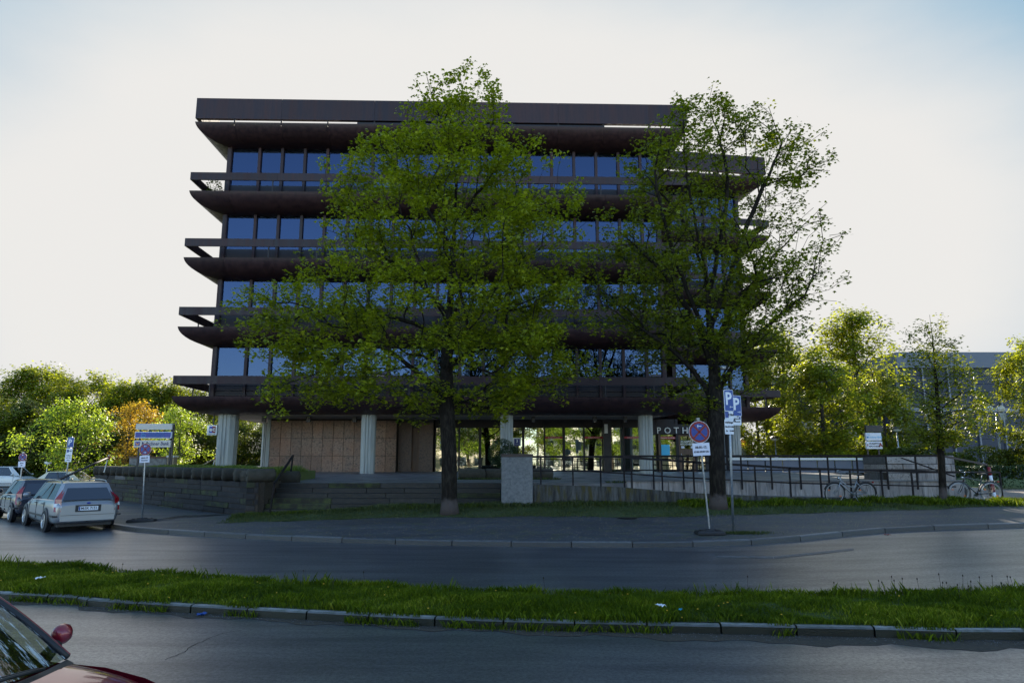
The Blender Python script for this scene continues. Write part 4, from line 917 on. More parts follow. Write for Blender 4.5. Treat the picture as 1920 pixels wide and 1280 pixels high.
def LB(Y, pts):                                  # limb through pixels, drifting to a given depth
    n = len(pts)-1; return [tuple(P(a, b, Y[0]+(Y[1]-Y[0])*i/n)) for i, (a, b) in enumerate(pts)]
def pads(c, k, seed, sx=.55, sz=.10, drop=.16):
    g = np.random.default_rng(seed); n = len(c); cc = np.repeat(c, k, 0); m = g.normal(0, 1, (n*k, 3)); r = np.hypot(m[:, 0], m[:, 1])
    return cc+np.c_[m[:, 0]*sx, m[:, 1]*sx, m[:, 2]*sz-drop*r*r*sx]
def nz3(x, y, z): return math.sin(x*1.9+1.3*math.sin(z*1.1))*math.sin(y*1.7+1.1*math.sin(x*.9))+math.sin(z*2.3+x*.7)*.6
def crown_leaves(seed, tips, n_per, spread, flat=.45, inner=None):
    g = np.random.default_rng(seed); c = np.repeat(tips, n_per, 0); n = len(c)
    a = g.uniform(0, 2*np.pi, n); r = spread*g.uniform(0, 1, n)**.6
    return c+np.c_[np.cos(a)*r, np.sin(a)*r, g.normal(-.03, spread*flat, n)]
def make_tree(name, label, cat, seed, trunk, root, targets, r0, leaf, n_per, spread, lsize, bark='bark', step=.3, bias=.3, up=.15, rt=.007, expo=2.2, shape='maple', group=None, keep=None, low_pale=False, tint_z=None, droop=.8, limbs=()):
    base = trunk[0]; t = thing(name, label, cat, tuple(base), 0, group); off = -np.array(base)
    A, par, tips, DR = grow(seed, root, trunk, targets, step, bias, up, limbs)
    me = branch_mesh('trunk', A, par, r0, rt, expo, bark)
    me.transform(Matrix.Translation(Vector(off))); put('trunk', me, t)
    tp = A[tips]; g = np.random.default_rng(seed+5)
    # leaves also sit on the last stretch of every twig
    par2 = np.array([par[i] for i in tips]); mid = (A[par2]+tp)/2
    src = np.concatenate([tp, mid[::2]])
    if keep is not None:
        w_ = keep(src); src = src[g.uniform(0, 1, len(src)) < w_]
    pts = crown_leaves(seed+1, src, n_per, spread)
    lm = leaves('crown', pts+off, None, lsize, leaf, seed+2, shape, droop)
    put('crown', lm, t); return t

T1 = [(112,858,872),(125,800,895),(150,772,918),(185,755,935),(215,740,945),(240,722,975),(270,695,995),(290,640,1045),(330,650,1062),(350,622,1085),(390,595,1098),(430,575,1075),(470,560,1095),(510,500,1060),(550,480,1100),(580,455,1050),(620,465,1060),(650,500,1075),(680,520,1090),(710,520,1098),(735,560,1030),(752,740,960)]
Y1 = 23.6; b = solve2(843, 964); TY = b.y; bz = pz(b.x, b.y)-.03
p1 = pads(env_points(31, 400, T1, Y1, .8, cx=P(850, 400, Y1).x, surf=.38, lump=.48), 5, 311, .48)
ex = [(472,600),(500,588),(482,632),(520,645),(560,620),(540,715),(520,738),(600,730),(580,695),(630,610),(560,560),(700,605),(505,610),(535,595),(590,650),(640,660),(500,560),(545,535),(600,500),(1080,600),(1050,690),(1080,700),(1000,720),(950,735),(1060,560),(1070,520),(1030,640),(1085,660),(1000,680),(960,700),(1090,480),(1070,440),(1030,380)]
p1 = np.concatenate([p1, pads(np.array([tuple(P(a_, b_, Y1+random.uniform(-1.3, 1.3))) for a_, b_ in ex]), 6, 312, .5)])
bx1 = P(843, 962, 23.05)
tr1 = [(b.x, TY, bz), tuple(P(842, 850, TY+.1)), tuple(P(837, 740, TY+.3)), tuple(P(838, 640, 23.5)), tuple(P(846, 540, 23.6)), tuple(P(852, 420, 23.6)), tuple(P(858, 300, 23.6)), tuple(P(862, 190, 23.6))]
L1 = [LB((23.3, 22.4), [(838,745),(800,715),(760,680),(712,648),(670,630)]), LB((22.9, 22.0), [(712,648),(676,655),(640,676),(600,697),(560,712)]), LB((23.5, 24.6), [(838,640),(760,600),(690,590),(620,585),(560,560)]),
      LB((23.5, 22.3), [(843,690),(880,660),(930,648),(990,640),(1050,655)]), LB((23.6, 24.4), [(845,610),(900,585),(970,580),(1050,560)]), LB((23.6, 22.6), [(846,600),(800,545),(740,495),(670,455),(610,430)]), LB((23.6, 24.8), [(848,560),(905,500),(965,450),(1020,400)]),
      LB((23.6, 23.0), [(850,470),(800,390),(745,320),(715,270)]), LB((23.6, 23.4), [(855,420),(905,350),(955,290),(985,250)]), LB((23.6, 26.0), [(846,620),(860,560),(880,500)]), LB((23.6, 21.4), [(846,640),(830,590),(800,540)]), LB((23.6, 24), [(856,330),(835,250),(810,180),(800,140)])]
def px_of(p): d = p[1]*_c+(p[2]-EYE)*_s; return 960+FPX*p[0]/d, 640-FPX*(-p[1]*_s+(p[2]-EYE)*_c)/d
p1 = np.array([p for p in p1 if not ((lambda q: abs(q[0]-815) < 115 and q[1] > 655)(px_of(p)) and random.random() < .8)])
make_tree('maple_tree', 'large spring green maple in front of the wide stone steps', 'tree', 41, tr1, 4.3, p1, .25, 'leaf_big', 19, .29, .135, step=.3, bias=.42, up=.12, rt=.0075, limbs=L1)

T2 = [(160,1270,1300),(180,1235,1330),(205,1215,1352),(225,1205,1480),(250,1210,1500),(275,1185,1545),(300,1180,1562),(340,1150,1568),(390,1130,1570),(440,1110,1572),(480,1085,1565),(515,1080,1588),(545,1090,1560),(580,1110,1530),(610,1130,1545),(640,1150,1520),(680,1180,1470),(710,1220,1440),(735,1250,1410),(765,1300,1345)]
Y2 = 23.9; c2 = P(1340, 400, Y2).x
p2 = pads(env_points(32, 380, T2, Y2, .62, cx=c2, surf=.42, lump=.5), 4, 322, .40, .2)
b2_ = solve2(1347, 955); bb = Vector((b2_.x, b2_.y, pz(b2_.x, b2_.y)-.03))
tr2 = [tuple(bb), tuple(P(1344, 860, bb.y+.1)), tuple(P(1342, 780, bb.y+.4)), tuple(P(1340, 700, 23.5)), tuple(P(1330, 600, 23.7)), tuple(P(1322, 500, 23.9)), tuple(P(1318, 380, 24)), tuple(P(1300, 250, 24))]
L2 = [LB((23.4, 22.8), [(1342,770),(1310,710),(1265,660),(1200,615),(1130,570)]), LB((23.6, 24.2), [(1338,700),(1300,600),(1250,520),(1190,460),(1140,420)]), LB((23.6, 23.2), [(1342,740),(1385,670),(1440,610),(1500,560)]), LB((23.7, 24.6), [(1338,640),(1390,560),(1450,480),(1510,420),(1550,380)]),
      LB((23.7, 23.0), [(1334,610),(1375,500),(1410,400),(1450,310),(1475,255)]), LB((23.8, 24.4), [(1328,560),(1350,450),(1365,350),(1350,260),(1330,210)]), LB((23.6, 22.4), [(1336,660),(1295,560),(1255,450),(1230,340),(1240,260)]), LB((23.9, 25.2), [(1322,520),(1285,420),(1225,350),(1180,320)]), LB((23.4, 22.6), [(1342,780),(1300,735),(1250,700),(1200,680)]), LB((23.6, 21.9), [(1338,680),(1360,600),(1400,540),(1470,520),(1540,540)]), LB((23.7, 25.4), [(1336,650),(1380,600),(1440,560)]), LB((23.8, 23.3), [(1325,500),(1300,400),(1285,300),(1280,200)])]
def keep2(s):                                  # the right side is thinner
    x = s[:, 0]; return np.clip(1.0-.42*(x-c2)/4.0, .4, 1.)
make_tree('maple_tree', 'dark olive maple with rising limbs behind the parking signs', 'tree', 52, tr2, 3.7, p2, .25, 'leaf_olive', 14, .27, .13, step=.3, bias=.6, up=.4, rt=.009, keep=keep2, limbs=L2)

T3 = [(572,1737,1745),(600,1715,1775),(630,1690,1800),(660,1680,1835),(690,1672,1842),(730,1665,1860),(770,1660,1862),(805,1665,1850),(825,1690,1820)]
b3_ = solve2(1769, 944); Y3 = b3_.y; bb = Vector((b3_.x, b3_.y, 0))
p3 = env_points(33, 330, T3, Y3, .8, cx=P(1755, 700, Y3).x, surf=.5, lump=.25)
tr3 = [(bb.x, Y3, pz(bb.x, Y3)), tuple(P(1766, 880, Y3)), tuple(P(1762, 820, Y3)), tuple(P(1757, 740, Y3)), tuple(P(1750, 650, Y3)), tuple(P(1743, 590, Y3))]
make_tree('young_tree', 'young sparse tree with thin trunk between the two parked bicycles', 'tree', 63, tr3, 2.2, p3, .115, 'leaf_olive', 13, .26, .10, step=.25, bias=.45, up=.35, rt=.006)

# far trees: prototypes at real size, then copies with their own position, turn and size
def far_proto(seed, h, w, leaf, n_t, n_per, shape='round', lsize=.26, trunk_h=.22, r0=.22):
    g = np.random.default_rng(seed); pts = []; ph = g.uniform(0, 6.28, 8); lob = g.uniform(.12, .3, 3)
    while len(pts) < n_t//5:                    # foliage pads scattered through an uneven crown
        z = trunk_h+(1-trunk_h)*g.uniform(0, 1)**(1.7 if shape == 'cone' else 1.); a = g.uniform(0, 6.283)
        u = (z-trunk_h)/(1-trunk_h)
        prof = math.sin(math.pi*min(1, u*.80+.16))**.8 if shape == 'round' else (1-u)**.7*min(1, u*7+.45)
        k_ = 1+lob[0]*math.sin(2*a+ph[0]+u*3)+lob[1]*math.sin(3*a+ph[1]-u*7)+lob[2]*math.sin(5*u*2+ph[2]+a)
        r = w/2*prof*k_*g.uniform(0, 1)**.4; p = (math.cos(a)*r+.05*w*math.sin(u*4+ph[3]), math.sin(a)*r, z*h)
        if nz3(p[0]*.9+seed, p[1]*.9, p[2]*.8) < -.45: continue
        pts.append(p)
    pts = list(pads(np.array(pts), 5, seed+3, .5, .2, .15)); pts += [(g.normal(0, .5+.12*w*(1-q_)), g.normal(0, .5), h*(.86+.2*q_)) for q_ in g.uniform(0, 1, 14)]
    pts = np.array(pts); tr = [(0, 0, 0), (.1, .05, h*.3), (-.05, .1, h*.6), (.05, 0, h*.9)]
    A, par, tips, DR = grow(seed, h*trunk_h*.8, tr, pts, .6, .3, .3)
    bm = branch_mesh('trunk', A, par, r0, .012, 2.1, 'bark_far')
    L = crown_leaves(seed, A[tips], n_per, .55, .5); lm = leaves('crown', L, None, lsize, leaf, seed, 'kite', .8)
    return bm, lm
PRO = {}
def proto(key, *a, **k): PRO[key] = far_proto(*a, **k)
proto('wood_a', 1, 12, 8.5, 'leaf_far', 420, 36, trunk_h=.1); proto('wood_b', 2, 12, 7.5, 'leaf_far', 400, 36, trunk_h=.1); proto('wood_c', 3, 12, 9, 'leaf_olive', 400, 38, trunk_h=.08)
proto('lime', 4, 7, 6, 'leaf_lime', 230, 26, lsize=.2, r0=.11); proto('orange', 5, 7.5, 5.5, 'leaf_orange', 230, 26, lsize=.2, r0=.12)
proto('cone', 6, 13, 8.5, 'leaf_far', 460, 36, shape='cone', lsize=.22, trunk_h=.16); proto('back', 8, 13, 10, 'leaf_lime', 360, 34, lsize=.28); proto('dark', 9, 12, 9, 'leaf_dark', 420, 40, trunk_h=.03)
def ftree(key, px, Y, top_py, label, group, name='leafy_tree', base_z=None, wide=1., base_off=0.):
    x = P(px, 800, Y).x; z0 = zr(x, Y)-.05 if base_z is None else base_z; h = P(px, top_py, Y).z-z0
    bm, lm = PRO[key]; H0 = max(v.co.z for v in lm.vertices)
    t = thing(name, label, 'tree', (x, Y, z0), random.uniform(0, 6.28), group); s = h/H0; t.scale = (s*wide, s*wide, s)
    put('trunk', bm, t); put('crown', lm, t); return t
gW = 'trees of the wood on the left'
wood = [(-60,66,690,'wood_a'),(20,68,684,'wood_b'),(75,70,676,'wood_a'),(130,66,692,'wood_c'),(185,70,690,'wood_b'),(228,66,705,'wood_a'),(268,68,694,'wood_b'),(315,70,706,'wood_a'),(365,66,715,'wood_c'),(415,70,722,'wood_b'),(465,68,745,'wood_c')]
for i, (px, Y, ty, k) in enumerate(wood):
    ftree(k, px, Y, ty, 'tall wood tree '+['cut by the left picture edge', 'rising above the white people carrier', 'rising left of the small green street tree', 'rising directly above the small green street tree', 'rising just right of the small green street tree', 'rising left above the orange tree', 'rising right above the orange tree', 'rising above the bank sign board', 'rising above the yellow green tree by the office', 'seen beneath the left end of the balconies', 'seen between the leftmost column and the granite wall'][i], gW, wide=1.15)
wood2 = [(-20,58,730,'wood_c'),(50,59,745,'dark'),(110,57,770,'dark'),(170,60,765,'wood_c'),(240,60,775,'dark'),(300,60,790,'dark'),(360,60,780,'dark'),(420,61,780,'wood_c'),(460,60,785,'dark'),(500,62,790,'dark'),(540,64,790,'dark')]  # darker leaf colour gives the wood's lower half its shade
for i, (px, Y, ty, k) in enumerate(wood2):
    ftree(k, px, Y, ty, 'dark low shaded tree '+['at the left picture edge', 'above the white people carrier roof', 'behind the left parking sign', 'right of the small green street tree', 'behind the orange tree trunk', 'behind the bank sign board', 'behind the yellow green street tree', 'left of the leftmost column', 'right of the leftmost column', 'left of the granite wall corner', 'hidden mostly by the granite wall'][i], 'dark undergrowth trees on the left', wide=1.35)
ftree('lime', 147, 47, 738, 'small bright green street tree behind the left parking sign', None, 'street_tree', wide=.95)
ftree('orange', 243, 53, 745, 'small orange leaved tree left of the bank sign board', None, 'street_tree', base_z=.8, wide=.9)
ftree('lime', 338, 50, 752, 'small yellow green tree right of the bank sign board', None, 'street_tree', base_z=.8, wide=.85)
gR = 'trees on the right beyond the terrace'
ftree('cone', 1612, 50, 560, 'pointed yellow green tree, tallest beyond the terrace', None, 'pointed_tree', base_z=1., wide=1.25)
ftree('wood_b', 1475, 52, 600, 'loose green tree just right of the office block wing', gR, base_z=1., wide=.8)
ftree('wood_b', 1545, 45, 650, 'bright yellow green tree with sunlit left side below the pointed tree', None, base_z=1., wide=1.25)
ftree('wood_a', 1420, 56, 640, 'green tree half hidden behind the office block wing', gR, base_z=1., wide=.9)
ftree('wood_c', 1660, 48, 690, 'dark olive tree before the hall, left of the thin young tree', None, base_z=1., wide=.85)
ftree('wood_b', 1948, 36, 622, 'green tree cut by the right picture edge before the hall', None, base_z=.9, wide=.95)
ftree('wood_a', 1350, 62, 700, 'green tree seen under the right end of the office block', gR, base_z=1., wide=.9)
# trees behind the photographer, seen as reflections in the glass
gB = 'trees behind the viewer mirrored in the shop windows'
for i, (x, Y, h) in enumerate([(-27,-30,15),(-16,-33,14),(-7,-30,15),(1,-31,13),(8.5,-33,14),(16,-30,13),(24,-33,15),(33,-30,13)]):
    bm, lm = PRO['back' if i != 3 else 'wood_a']; t = thing('leafy_tree', 'bright green tree mirrored in the office block windows', 'tree', (x, Y, 0), i*1.3, gB); t.scale = (h/13,)*3; put('trunk', bm, t); put('crown', lm, t)
# round box bush on the terrace, hedge and shrubs
def ball_leaves(name, n, fn, lsize, leaf, seed, core=None, parent=None):
    g = np.random.default_rng(seed); pts = fn(g, n); return put(name, leaves(name, pts, None, lsize, leaf, seed, 'kite', 1.), parent)
def shell(g, n, c, r):
    d = g.normal(0, 1, (n, 3)); d /= np.linalg.norm(d, axis=1)[:, None]; rad = 1-.28*g.uniform(0, 1, n)**2+.05*np.sin(d[:, 0]*7)*np.sin(d[:, 2]*6+1); return np.array(c)+d*np.array(r)*rad[:, None]
p = P(943, 853, 30.3)
bush = ball_leaves('box_bush', 9000, lambda g, n: np.concatenate([shell(g, n//2, (p.x-.05, 30.3, p.z+.08), (.62, .62, .66)), shell(g, n//2, (p.x+.25, 30.2, p.z-.15), (.6, .6, .6))]), .05, 'leaf_box', 71)
tag(bush, 'dark round clipped bush standing behind the concrete pillar', 'bush')
def hedge_pts(g, n, x0, x1, y0, y1, z0, z1):
    f = g.integers(0, 3, n); x = g.uniform(x0, x1, n); y = g.uniform(y0, y1, n); z = g.uniform(z0, z1, n)
    y = np.where(f == 0, y0+np.abs(g.normal(0, .05, n)), y); z = np.where(f == 1, z1-np.abs(g.normal(0, .05, n)), z); x = np.where(f == 2, x0+np.abs(g.normal(0, .05, n)), x)
    return np.c_[x, y, z+.05*np.sin(x*3)]
hx = P(1790, 890, 34).x
tag(ball_leaves('hedge', 16000, lambda g, n: hedge_pts(g, n, hx, hx+14, 34, 35.2, .6, P(1850, 872, 34).z), .09, 'leaf_box', 72), 'low dark clipped hedge at the far right behind the second bicycle', 'hedge')
for i, (px, py, Y, r) in enumerate([(1845,858,37,1.1),(1790,862,37,.8),(1735,845,38,.8),(1900,860,37,1.0),(1690,850,38.5,.7)]):
    q = P(px, py, Y); tag(ball_leaves('shrub', 2600, lambda g, n: shell(g, n, (q.x, Y, q.z-.2), (r*1.3, r, r*.8)), .13, 'leaf_dark', 80+i), 'loose dark shrub at the hall foot, '+['behind the end railing', 'behind the granite block corner', 'behind the thin young tree', 'behind the globe lamp post', 'behind the terrace sign board'][i], 'shrub', 'shrubs at the foot of the blue hall')
# potted greenery hanging at the left corner of the top balcony
q = P(388, 350, 36.6); tag(ball_leaves('balcony_plant', 900, lambda g, n: np.concatenate([shell(g, n//2, (q.x, 37.2, q.z-.25), (.7, .5, .35)), shell(g, n//2, (q.x+.1, 37.2, q.z+.15), (.5, .4, .55))]), .1, 'leaf_dark', 90), 'scraggly plant growing at the left corner of the topmost railed balcony', 'plant')
# ------------------------------------------------------------------ signs
def disc(q, r, t, n=40, y=0.): 
    q.add([(r*math.cos(2*math.pi*k/n), y, r*math.sin(2*math.pi*k/n)) for k in range(n)]+[(r*math.cos(2*math.pi*k/n), y+t, r*math.sin(2*math.pi*k/n)) for k in range(n)],
          [tuple(range(n)), tuple(range(2*n-1, n-1, -1))]+[(i, n+i, n+(i+1)%n, (i+1)%n) for i in range(n)]); return q
def arrow(q, L, w, right=True, y=0., x0=0., z0=0.):
    s = 1 if right else -1
    q.prism([(x0+s*a, z0+b) for a, b in ((-L/2,-w/2),(L*.1,-w/2),(L*.1,-w*.5),(L*.36,-w*.5),(L*.12,-w*1.9),(L*.32,-w*1.9),(L*.5,0),(L*.32,w*1.9),(L*.12,w*1.9),(L*.36,w*.5),(-L/2,w*.5))], y, y+.002)
    if s < 0: pass
    return q
def rrect(w, h, r, n=4):
    pts = []
    for cx, cz, a0 in ((w/2-r, h/2-r, 0), (-w/2+r, h/2-r, 90), (-w/2+r, -h/2+r, 180), (w/2-r, -h/2+r, 270)):
        for k in range(n+1): a = R(a0+90*k/n); pts.append((cx+r*math.cos(a), cz+r*math.sin(a)))
    return pts
def no_stopping(base, label, top_z, dia, arrows, paper, lean=0., rz=0., foot_rz=0., lines=('08.05. - 12.', '07:00-20:00 Uhr'), square=True):
    t = thing('no_stopping_sign', label, 'road sign', tuple(base), 0, None); H_ = top_z-base[2]; lx = lean
    h = Vector((lx, 0, H_))
    flat_bar(MB(), (0, 0, .05), h, .04, .04).build('pole', 'galv', t)
    c = Vector((lx*(H_-dia*.62)/H_, -.03, H_-dia*.62))
    mt = Matrix.Translation(c) @ Matrix.Rotation(rz, 4, 'Z')
    def pl(name, m, q, par=t): q.v = [tuple(mt @ Vector(v)) for v in q.v]; return q.build(name, m, par)
    r = dia/2
    d0 = pl('sign_disc', 'white_sign', disc(MB(), r, .008)); d1 = pl('red_ring', 'sign_red', disc(MB(), r*.965, .003, y=-.003), d0); d2 = pl('blue_field', 'sign_blue', disc(MB(), r*.76, .003, y=-.0055), d0)
    q = MB()
    for a in (45, -45): q.box((-r*.78, -.0085, -r*.085), (r*.78, -.0055, r*.085), Matrix.Rotation(R(a), 4, 'Y'))
    pl('red_cross', 'sign_red', q, d0)
    for k, (right, zz) in enumerate(arrows): pl('arrow', 'white_sign', arrow(MB(), r*.42, r*.07, right, -.0105, 0, zz*r), d0)
    boxo('clamp', 'galv', (lx-.04, -.05, H_-.05), (lx+.04, .04, H_+.01), t)
    if paper:
        pw_, ph = paper; zc = H_-dia*1.12-ph/2; cx = lx*zc/H_; q = MB(); q.box((-pw_/2, -.012, -ph/2), (pw_/2, 0, ph/2)); mt = Matrix.Translation((cx, -.03, zc)) @ Matrix.Rotation(rz, 4, 'Z') @ Matrix.Rotation(R(-3), 4, 'Y')
        n_ = pl('paper_notice', 'paper', q); 
        for k, s_ in enumerate(lines):
            tx = text(s_, ph*.25 if k == 0 else ph*.19, 'ink', 'lettering', n_, (0, 0, 0), bold=.002); tx.matrix_local = mt @ Matrix.Translation((0, -.015, ph*(.16-.36*k))) @ Matrix.Rotation(R(90), 4, 'X')
    # rubber foot plate
    q = MB(); fx, fy = (.36, .2) if square else (.42, .2)
    rings = [(1, 0), (1, .05), (.9, .09), (.35, .10), (.3, .13), (.15, .14)]
    vs = [(sx*fx*s_*(1 if s_ > .5 else 1), sy*fy*s_, z) for s_, z in rings for sx, sy in ((-1,-1),(-.5,-1.06),(.5,-1.06),(1,-1),(1,1),(-1,1))]
    q.add(vs, [(k*6+i, k*6+(i+1)%6, (k+1)*6+(i+1)%6, (k+1)*6+i) for k in range(5) for i in range(6)]+[tuple(range(30, 36))])
    for sx in (-.55, .55): q.box((sx*fx-.05, -.12, .085), (sx*fx+.05, .12, .115))
    q.build('rubber_foot', 'rubber', t, (0, 0, 0), (0, 0, foot_rz)); return t
# right one
b = solve2(1331, 1001); bz_ = pz(b.x, b.y); top = P(1308, 784, b.y); dia = .60
no_stopping((b.x, b.y, bz_), 'larger no stopping sign with left arrow and paper notice before the right maple', top.z, .585, [(False, .52)], (.47, .33), lean=top.x-b.x, rz=R(6), lines=('08.05.-12.', '07:00-20:00 Uhr'))
b = solve2(266, 978); bz_ = pz(b.x, b.y); top = P(274, 828, b.y)
no_stopping((b.x, b.y, bz_), 'no stopping sign with arrows both ways right of the silver car', top.z, .40, [(False, .52), (True, -.52)], (.33, .23), lean=top.x-b.x, foot_rz=R(12), lines=('20.04.-15', 'Filmarbeiten'), square=False)
b = Vector((P(38, 900, 36).x, 36)); top = P(37, 847, 36)
no_stopping((b.x, b.y, .13), 'small distant no stopping sign at the far left before the white carrier', top.z, .42, [(False, .5), (True, -.5)], (.36, .3), lines=('20.04.', 'Film'))
def parking_sign(base, label, plates, lean, rz_all=0.):
    t = thing('parking_sign', label, 'road sign', tuple(base)); topz = max(p[2] for p in plates)
    MB().tube([(0, 0, -.05), (lean*.5, 0, topz*.5), (lean, 0, topz+.05)], .032, 12).build('pole', 'galv', t)
    for kind, cx, ztop, w, h, rz, y, arr, lines in plates:
        zc = ztop-h/2; mt = Matrix.Translation((lean*zc/topz+cx, y, zc)) @ Matrix.Rotation(rz, 4, 'Z')
        def pl(name, m, q, par=t): q.v = [tuple(mt @ Vector(v)) for v in q.v]; return q.build(name, m, par)
        def tx_(s_, size, m, x, z, par, bold=.0, sx=1):
            o = text(s_, size, m, 'lettering', par, bold=bold); o.matrix_local = mt @ Matrix.Translation((x, -.012, z)) @ Matrix.Rotation(R(90), 4, 'X') @ Matrix.Diagonal((sx, 1, 1, 1))
        q = MB(); q.prism(rrect(w, h, .03), -.004, .012); pl_ = pl('sign_plate' if kind == 'P' else 'extra_plate', 'white_sign', q)
        if kind == 'P':
            q = MB(); q.prism(rrect(w-.025, h-.025, .025), -.008, -.004); f = pl('blue_field', 'mid_blue', q, pl_)
            tx_('P', h*.82, 'white_sign', -w*.06, h*.06 if arr is not None else 0, pl_, .012, .85)
            if arr is not None: pl('arrow', 'white_sign', arrow(MB(), w*.34, w*.045, arr, -.011, w*.22, -h*.30), pl_)
        else:
            for s_, size, x, z, m in lines:
                if s_ == '#blue': q = MB(); q.box((x-size*.32, -.008, z-size*.5), (x+size*.32, -.004, z+size*.5)); pl('symbol', m, q, pl_)
                else: tx_(s_, size, m, x, z, pl_, .002)
    return t
b = solve2(1375, 998); bz_ = pz(b.x, b.y); Yb = b.y; k_ = lambda py: P(1365, py, Yb).z-bz_; sc_ = Yb/1284
def X_(px, py): return P(px, py, Yb).x-b.x
lean = X_(1366, 735); tz_ = k_(731)
def rel(px, py): return X_(px, py)-lean*(k_(py)/tz_)
parking_sign((b.x, b.y, bz_), 'tall pole with two blue parking signs side by side and white extra plates', [
    ('P', rel(1365, 748), k_(731), .29, .58, R(18), -.06, False, None), ('x', rel(1366, 776), k_(767), .26, .30, R(18), -.05, None, [('#blue', .17, -.075, 0, 'sign_blue'), ('2 Std', .085, .05, 0, 'ink')]),
    ('x', rel(1366, 798), k_(786), .27, .40, R(18), -.05, None, [('werktags', .068, 0, .12, 'ink'), ('Mo-Fr', .055, -.06, 0, 'ink'), ('9-18h', .055, .07, 0, 'ink'), ('Sa', .055, -.08, -.11, 'ink'), ('9-14h', .055, .07, -.11, 'ink')]),
    ('P', rel(1382, 757), k_(741), .30, .56, R(20), .05, True, None), ('x', rel(1383, 786), k_(776.5), .27, .29, R(20), .05, None, [('#blue', .07, .09, .05, 'sign_blue'), ('mit', .04, .02, .09, 'ink'), ('Parkausweis', .036, .0, .03, 'ink'), ('Nr. im Kfz', .036, .01, -.05, 'ink'), ('&', .13, -.09, -.02, 'ink')])], lean)
b = Vector((P(116, 950, 34).x, 34)); k_ = lambda py: P(116, py, 34).z-.13
parking_sign((b.x, b.y, .13), 'leaning pole with one blue parking sign at the left, in front of the taxi', [
    ('P', 0, k_(820), .32, .48, 0, -.05, None, None), ('x', 0, k_(840), .30, .26, 0, -.05, None, [('#blue', .14, -.07, 0, 'sign_blue'), ('2 Std', .07, .05, 0, 'ink')]), ('x', 0, k_(850), .31, .40, 0, -.05, None, [('werktags', .06, 0, .11, 'ink'), ('Mo-Fr 9-18h', .045, 0, 0, 'ink'), ('Sa 9-14h', .045, 0, -.11, 'ink')])], .12)

# bank sign board on the left: three light boxes on two posts
bs = thing('bank_sign_board', 'sign board of three stacked light boxes, white, blue and a bank name', 'sign board', (0,0,0)); Yb = 33.0
def pb_(px, py, Y=Yb): v = P(px, py, Y); return v
for (x0, y0, x1, y1, m, nm) in ((254,794,323,805,'cream','white_box'),(252,809,322,821,'white_sign','blue_box'),(250,825,320,838,'cream','bank_box')):
    a = pb_(x0, y1); c = pb_(x1, y0); o = boxo(nm, m, (a.x, Yb, a.z), (c.x, Yb+.3, c.z), bs, ch=.01)
    if nm == 'blue_box':
        boxo('blue_face', 'mid_blue', (a.x+.03, Yb-.004, a.z+.03), (c.x-.03, Yb, c.z-.03), o); boxo('dark_face', 'deep_blue', (a.x+.04, Yb-.007, a.z+.04), (a.x+.7, Yb-.004, c.z-.04), o); boxo('dark_face', 'deep_blue', (c.x-.33, Yb-.007, a.z+.04), (c.x-.04, Yb-.004, c.z-.04), o)
        for k, s_ in enumerate(('Steuer-', 'beratung', 'Kanzlei')): text(s_, .07, 'cyan', 'lettering', o, (a.x+.42, Yb-.01, c.z-.09-.075*k))
    if nm == 'bank_box':
        text('Münchner Bank', .24, 'navy', 'lettering', o, ((a.x+c.x)/2+.16, Yb-.004, (a.z+c.z)/2), bold=.004, sx=.86)
        boxo('emblem', 'deep_blue', (a.x+.07, Yb-.005, a.z+.07), (a.x+.30, Yb, c.z-.07), o); q = MB(); zc = (a.z+c.z)/2; q.prism([(a.x+.10, zc+.06), (a.x+.185, zc-.02), (a.x+.27, zc+.06), (a.x+.27, zc), (a.x+.185, zc-.08), (a.x+.10, zc)], Yb-.008, Yb-.005); q.build('emblem_mark', 'orange_box', o)
for px in (257, 316): x = pb_(px, 800).x; boxo('post', 'black_metal', (x-.035, Yb+.31, 1.4), (x+.035, Yb+.38, pb_(px, 793).z), bs)
boxo('post', 'black_metal', (pb_(324, 800).x-.03, Yb+.1, 1.4), (pb_(324, 800).x+.03, Yb+.17, pb_(324, 795).z), bs)
# low walls by the bank sign, a wooden box, red-white barrier
lw = thing('garden_wall', 'low grey garden wall with dark cap behind the bank sign board', 'wall', (0,0,0)); a = P(242, 868, 36); c = P(313, 858, 36)
boxo('wall', 'grey_wall', (a.x, 36, 1.0), (c.x, 36.3, c.z), lw); boxo('cap', 'brown_wood', (a.x-.03, 35.95, c.z+.002), (c.x, 36.35, c.z+.08), lw)
wbx = thing('wooden_box', 'pale wooden box with white lid at the right end of the grey garden wall', 'box', (0,0,0)); a = P(313, 868, 35.8); c = P(326, 857, 35.8)
boxo('box', 'wood_pale', (a.x, 35.8, 1.0), (c.x, 36.2, c.z), wbx); boxo('lid', 'far_white', (a.x-.03, 35.75, c.z+.002), (c.x+.03, 36.25, c.z+.09), wbx)
for (p0, p1, lab) in (((112,898,31),(204,857,33),'long dark raised barrier pole leaning up to the right above the silver car'), ((372,876,37),(404,859,37),'pale slanting pole with red end left of the leftmost column')):
    br = thing('barrier_pole', lab, 'barrier', (0,0,0)); a = P(*p0); c = P(*p1); MB().tube([a, c], .055 if p0[0] < 200 else .035, 8).build('pole', 'black_metal' if p0[0] < 200 else 'wood_pale', br)
    flat_bar(MB(), c+Vector((0,0,.12)), c+Vector((-.15,0,-.7)), .05, .05).build('stand', 'galv', br); boxo('red_end', 'sign_red', (c.x-.05, c.y-.04, c.z-.08), (c.x+.06, c.y+.04, c.z+.06), br)
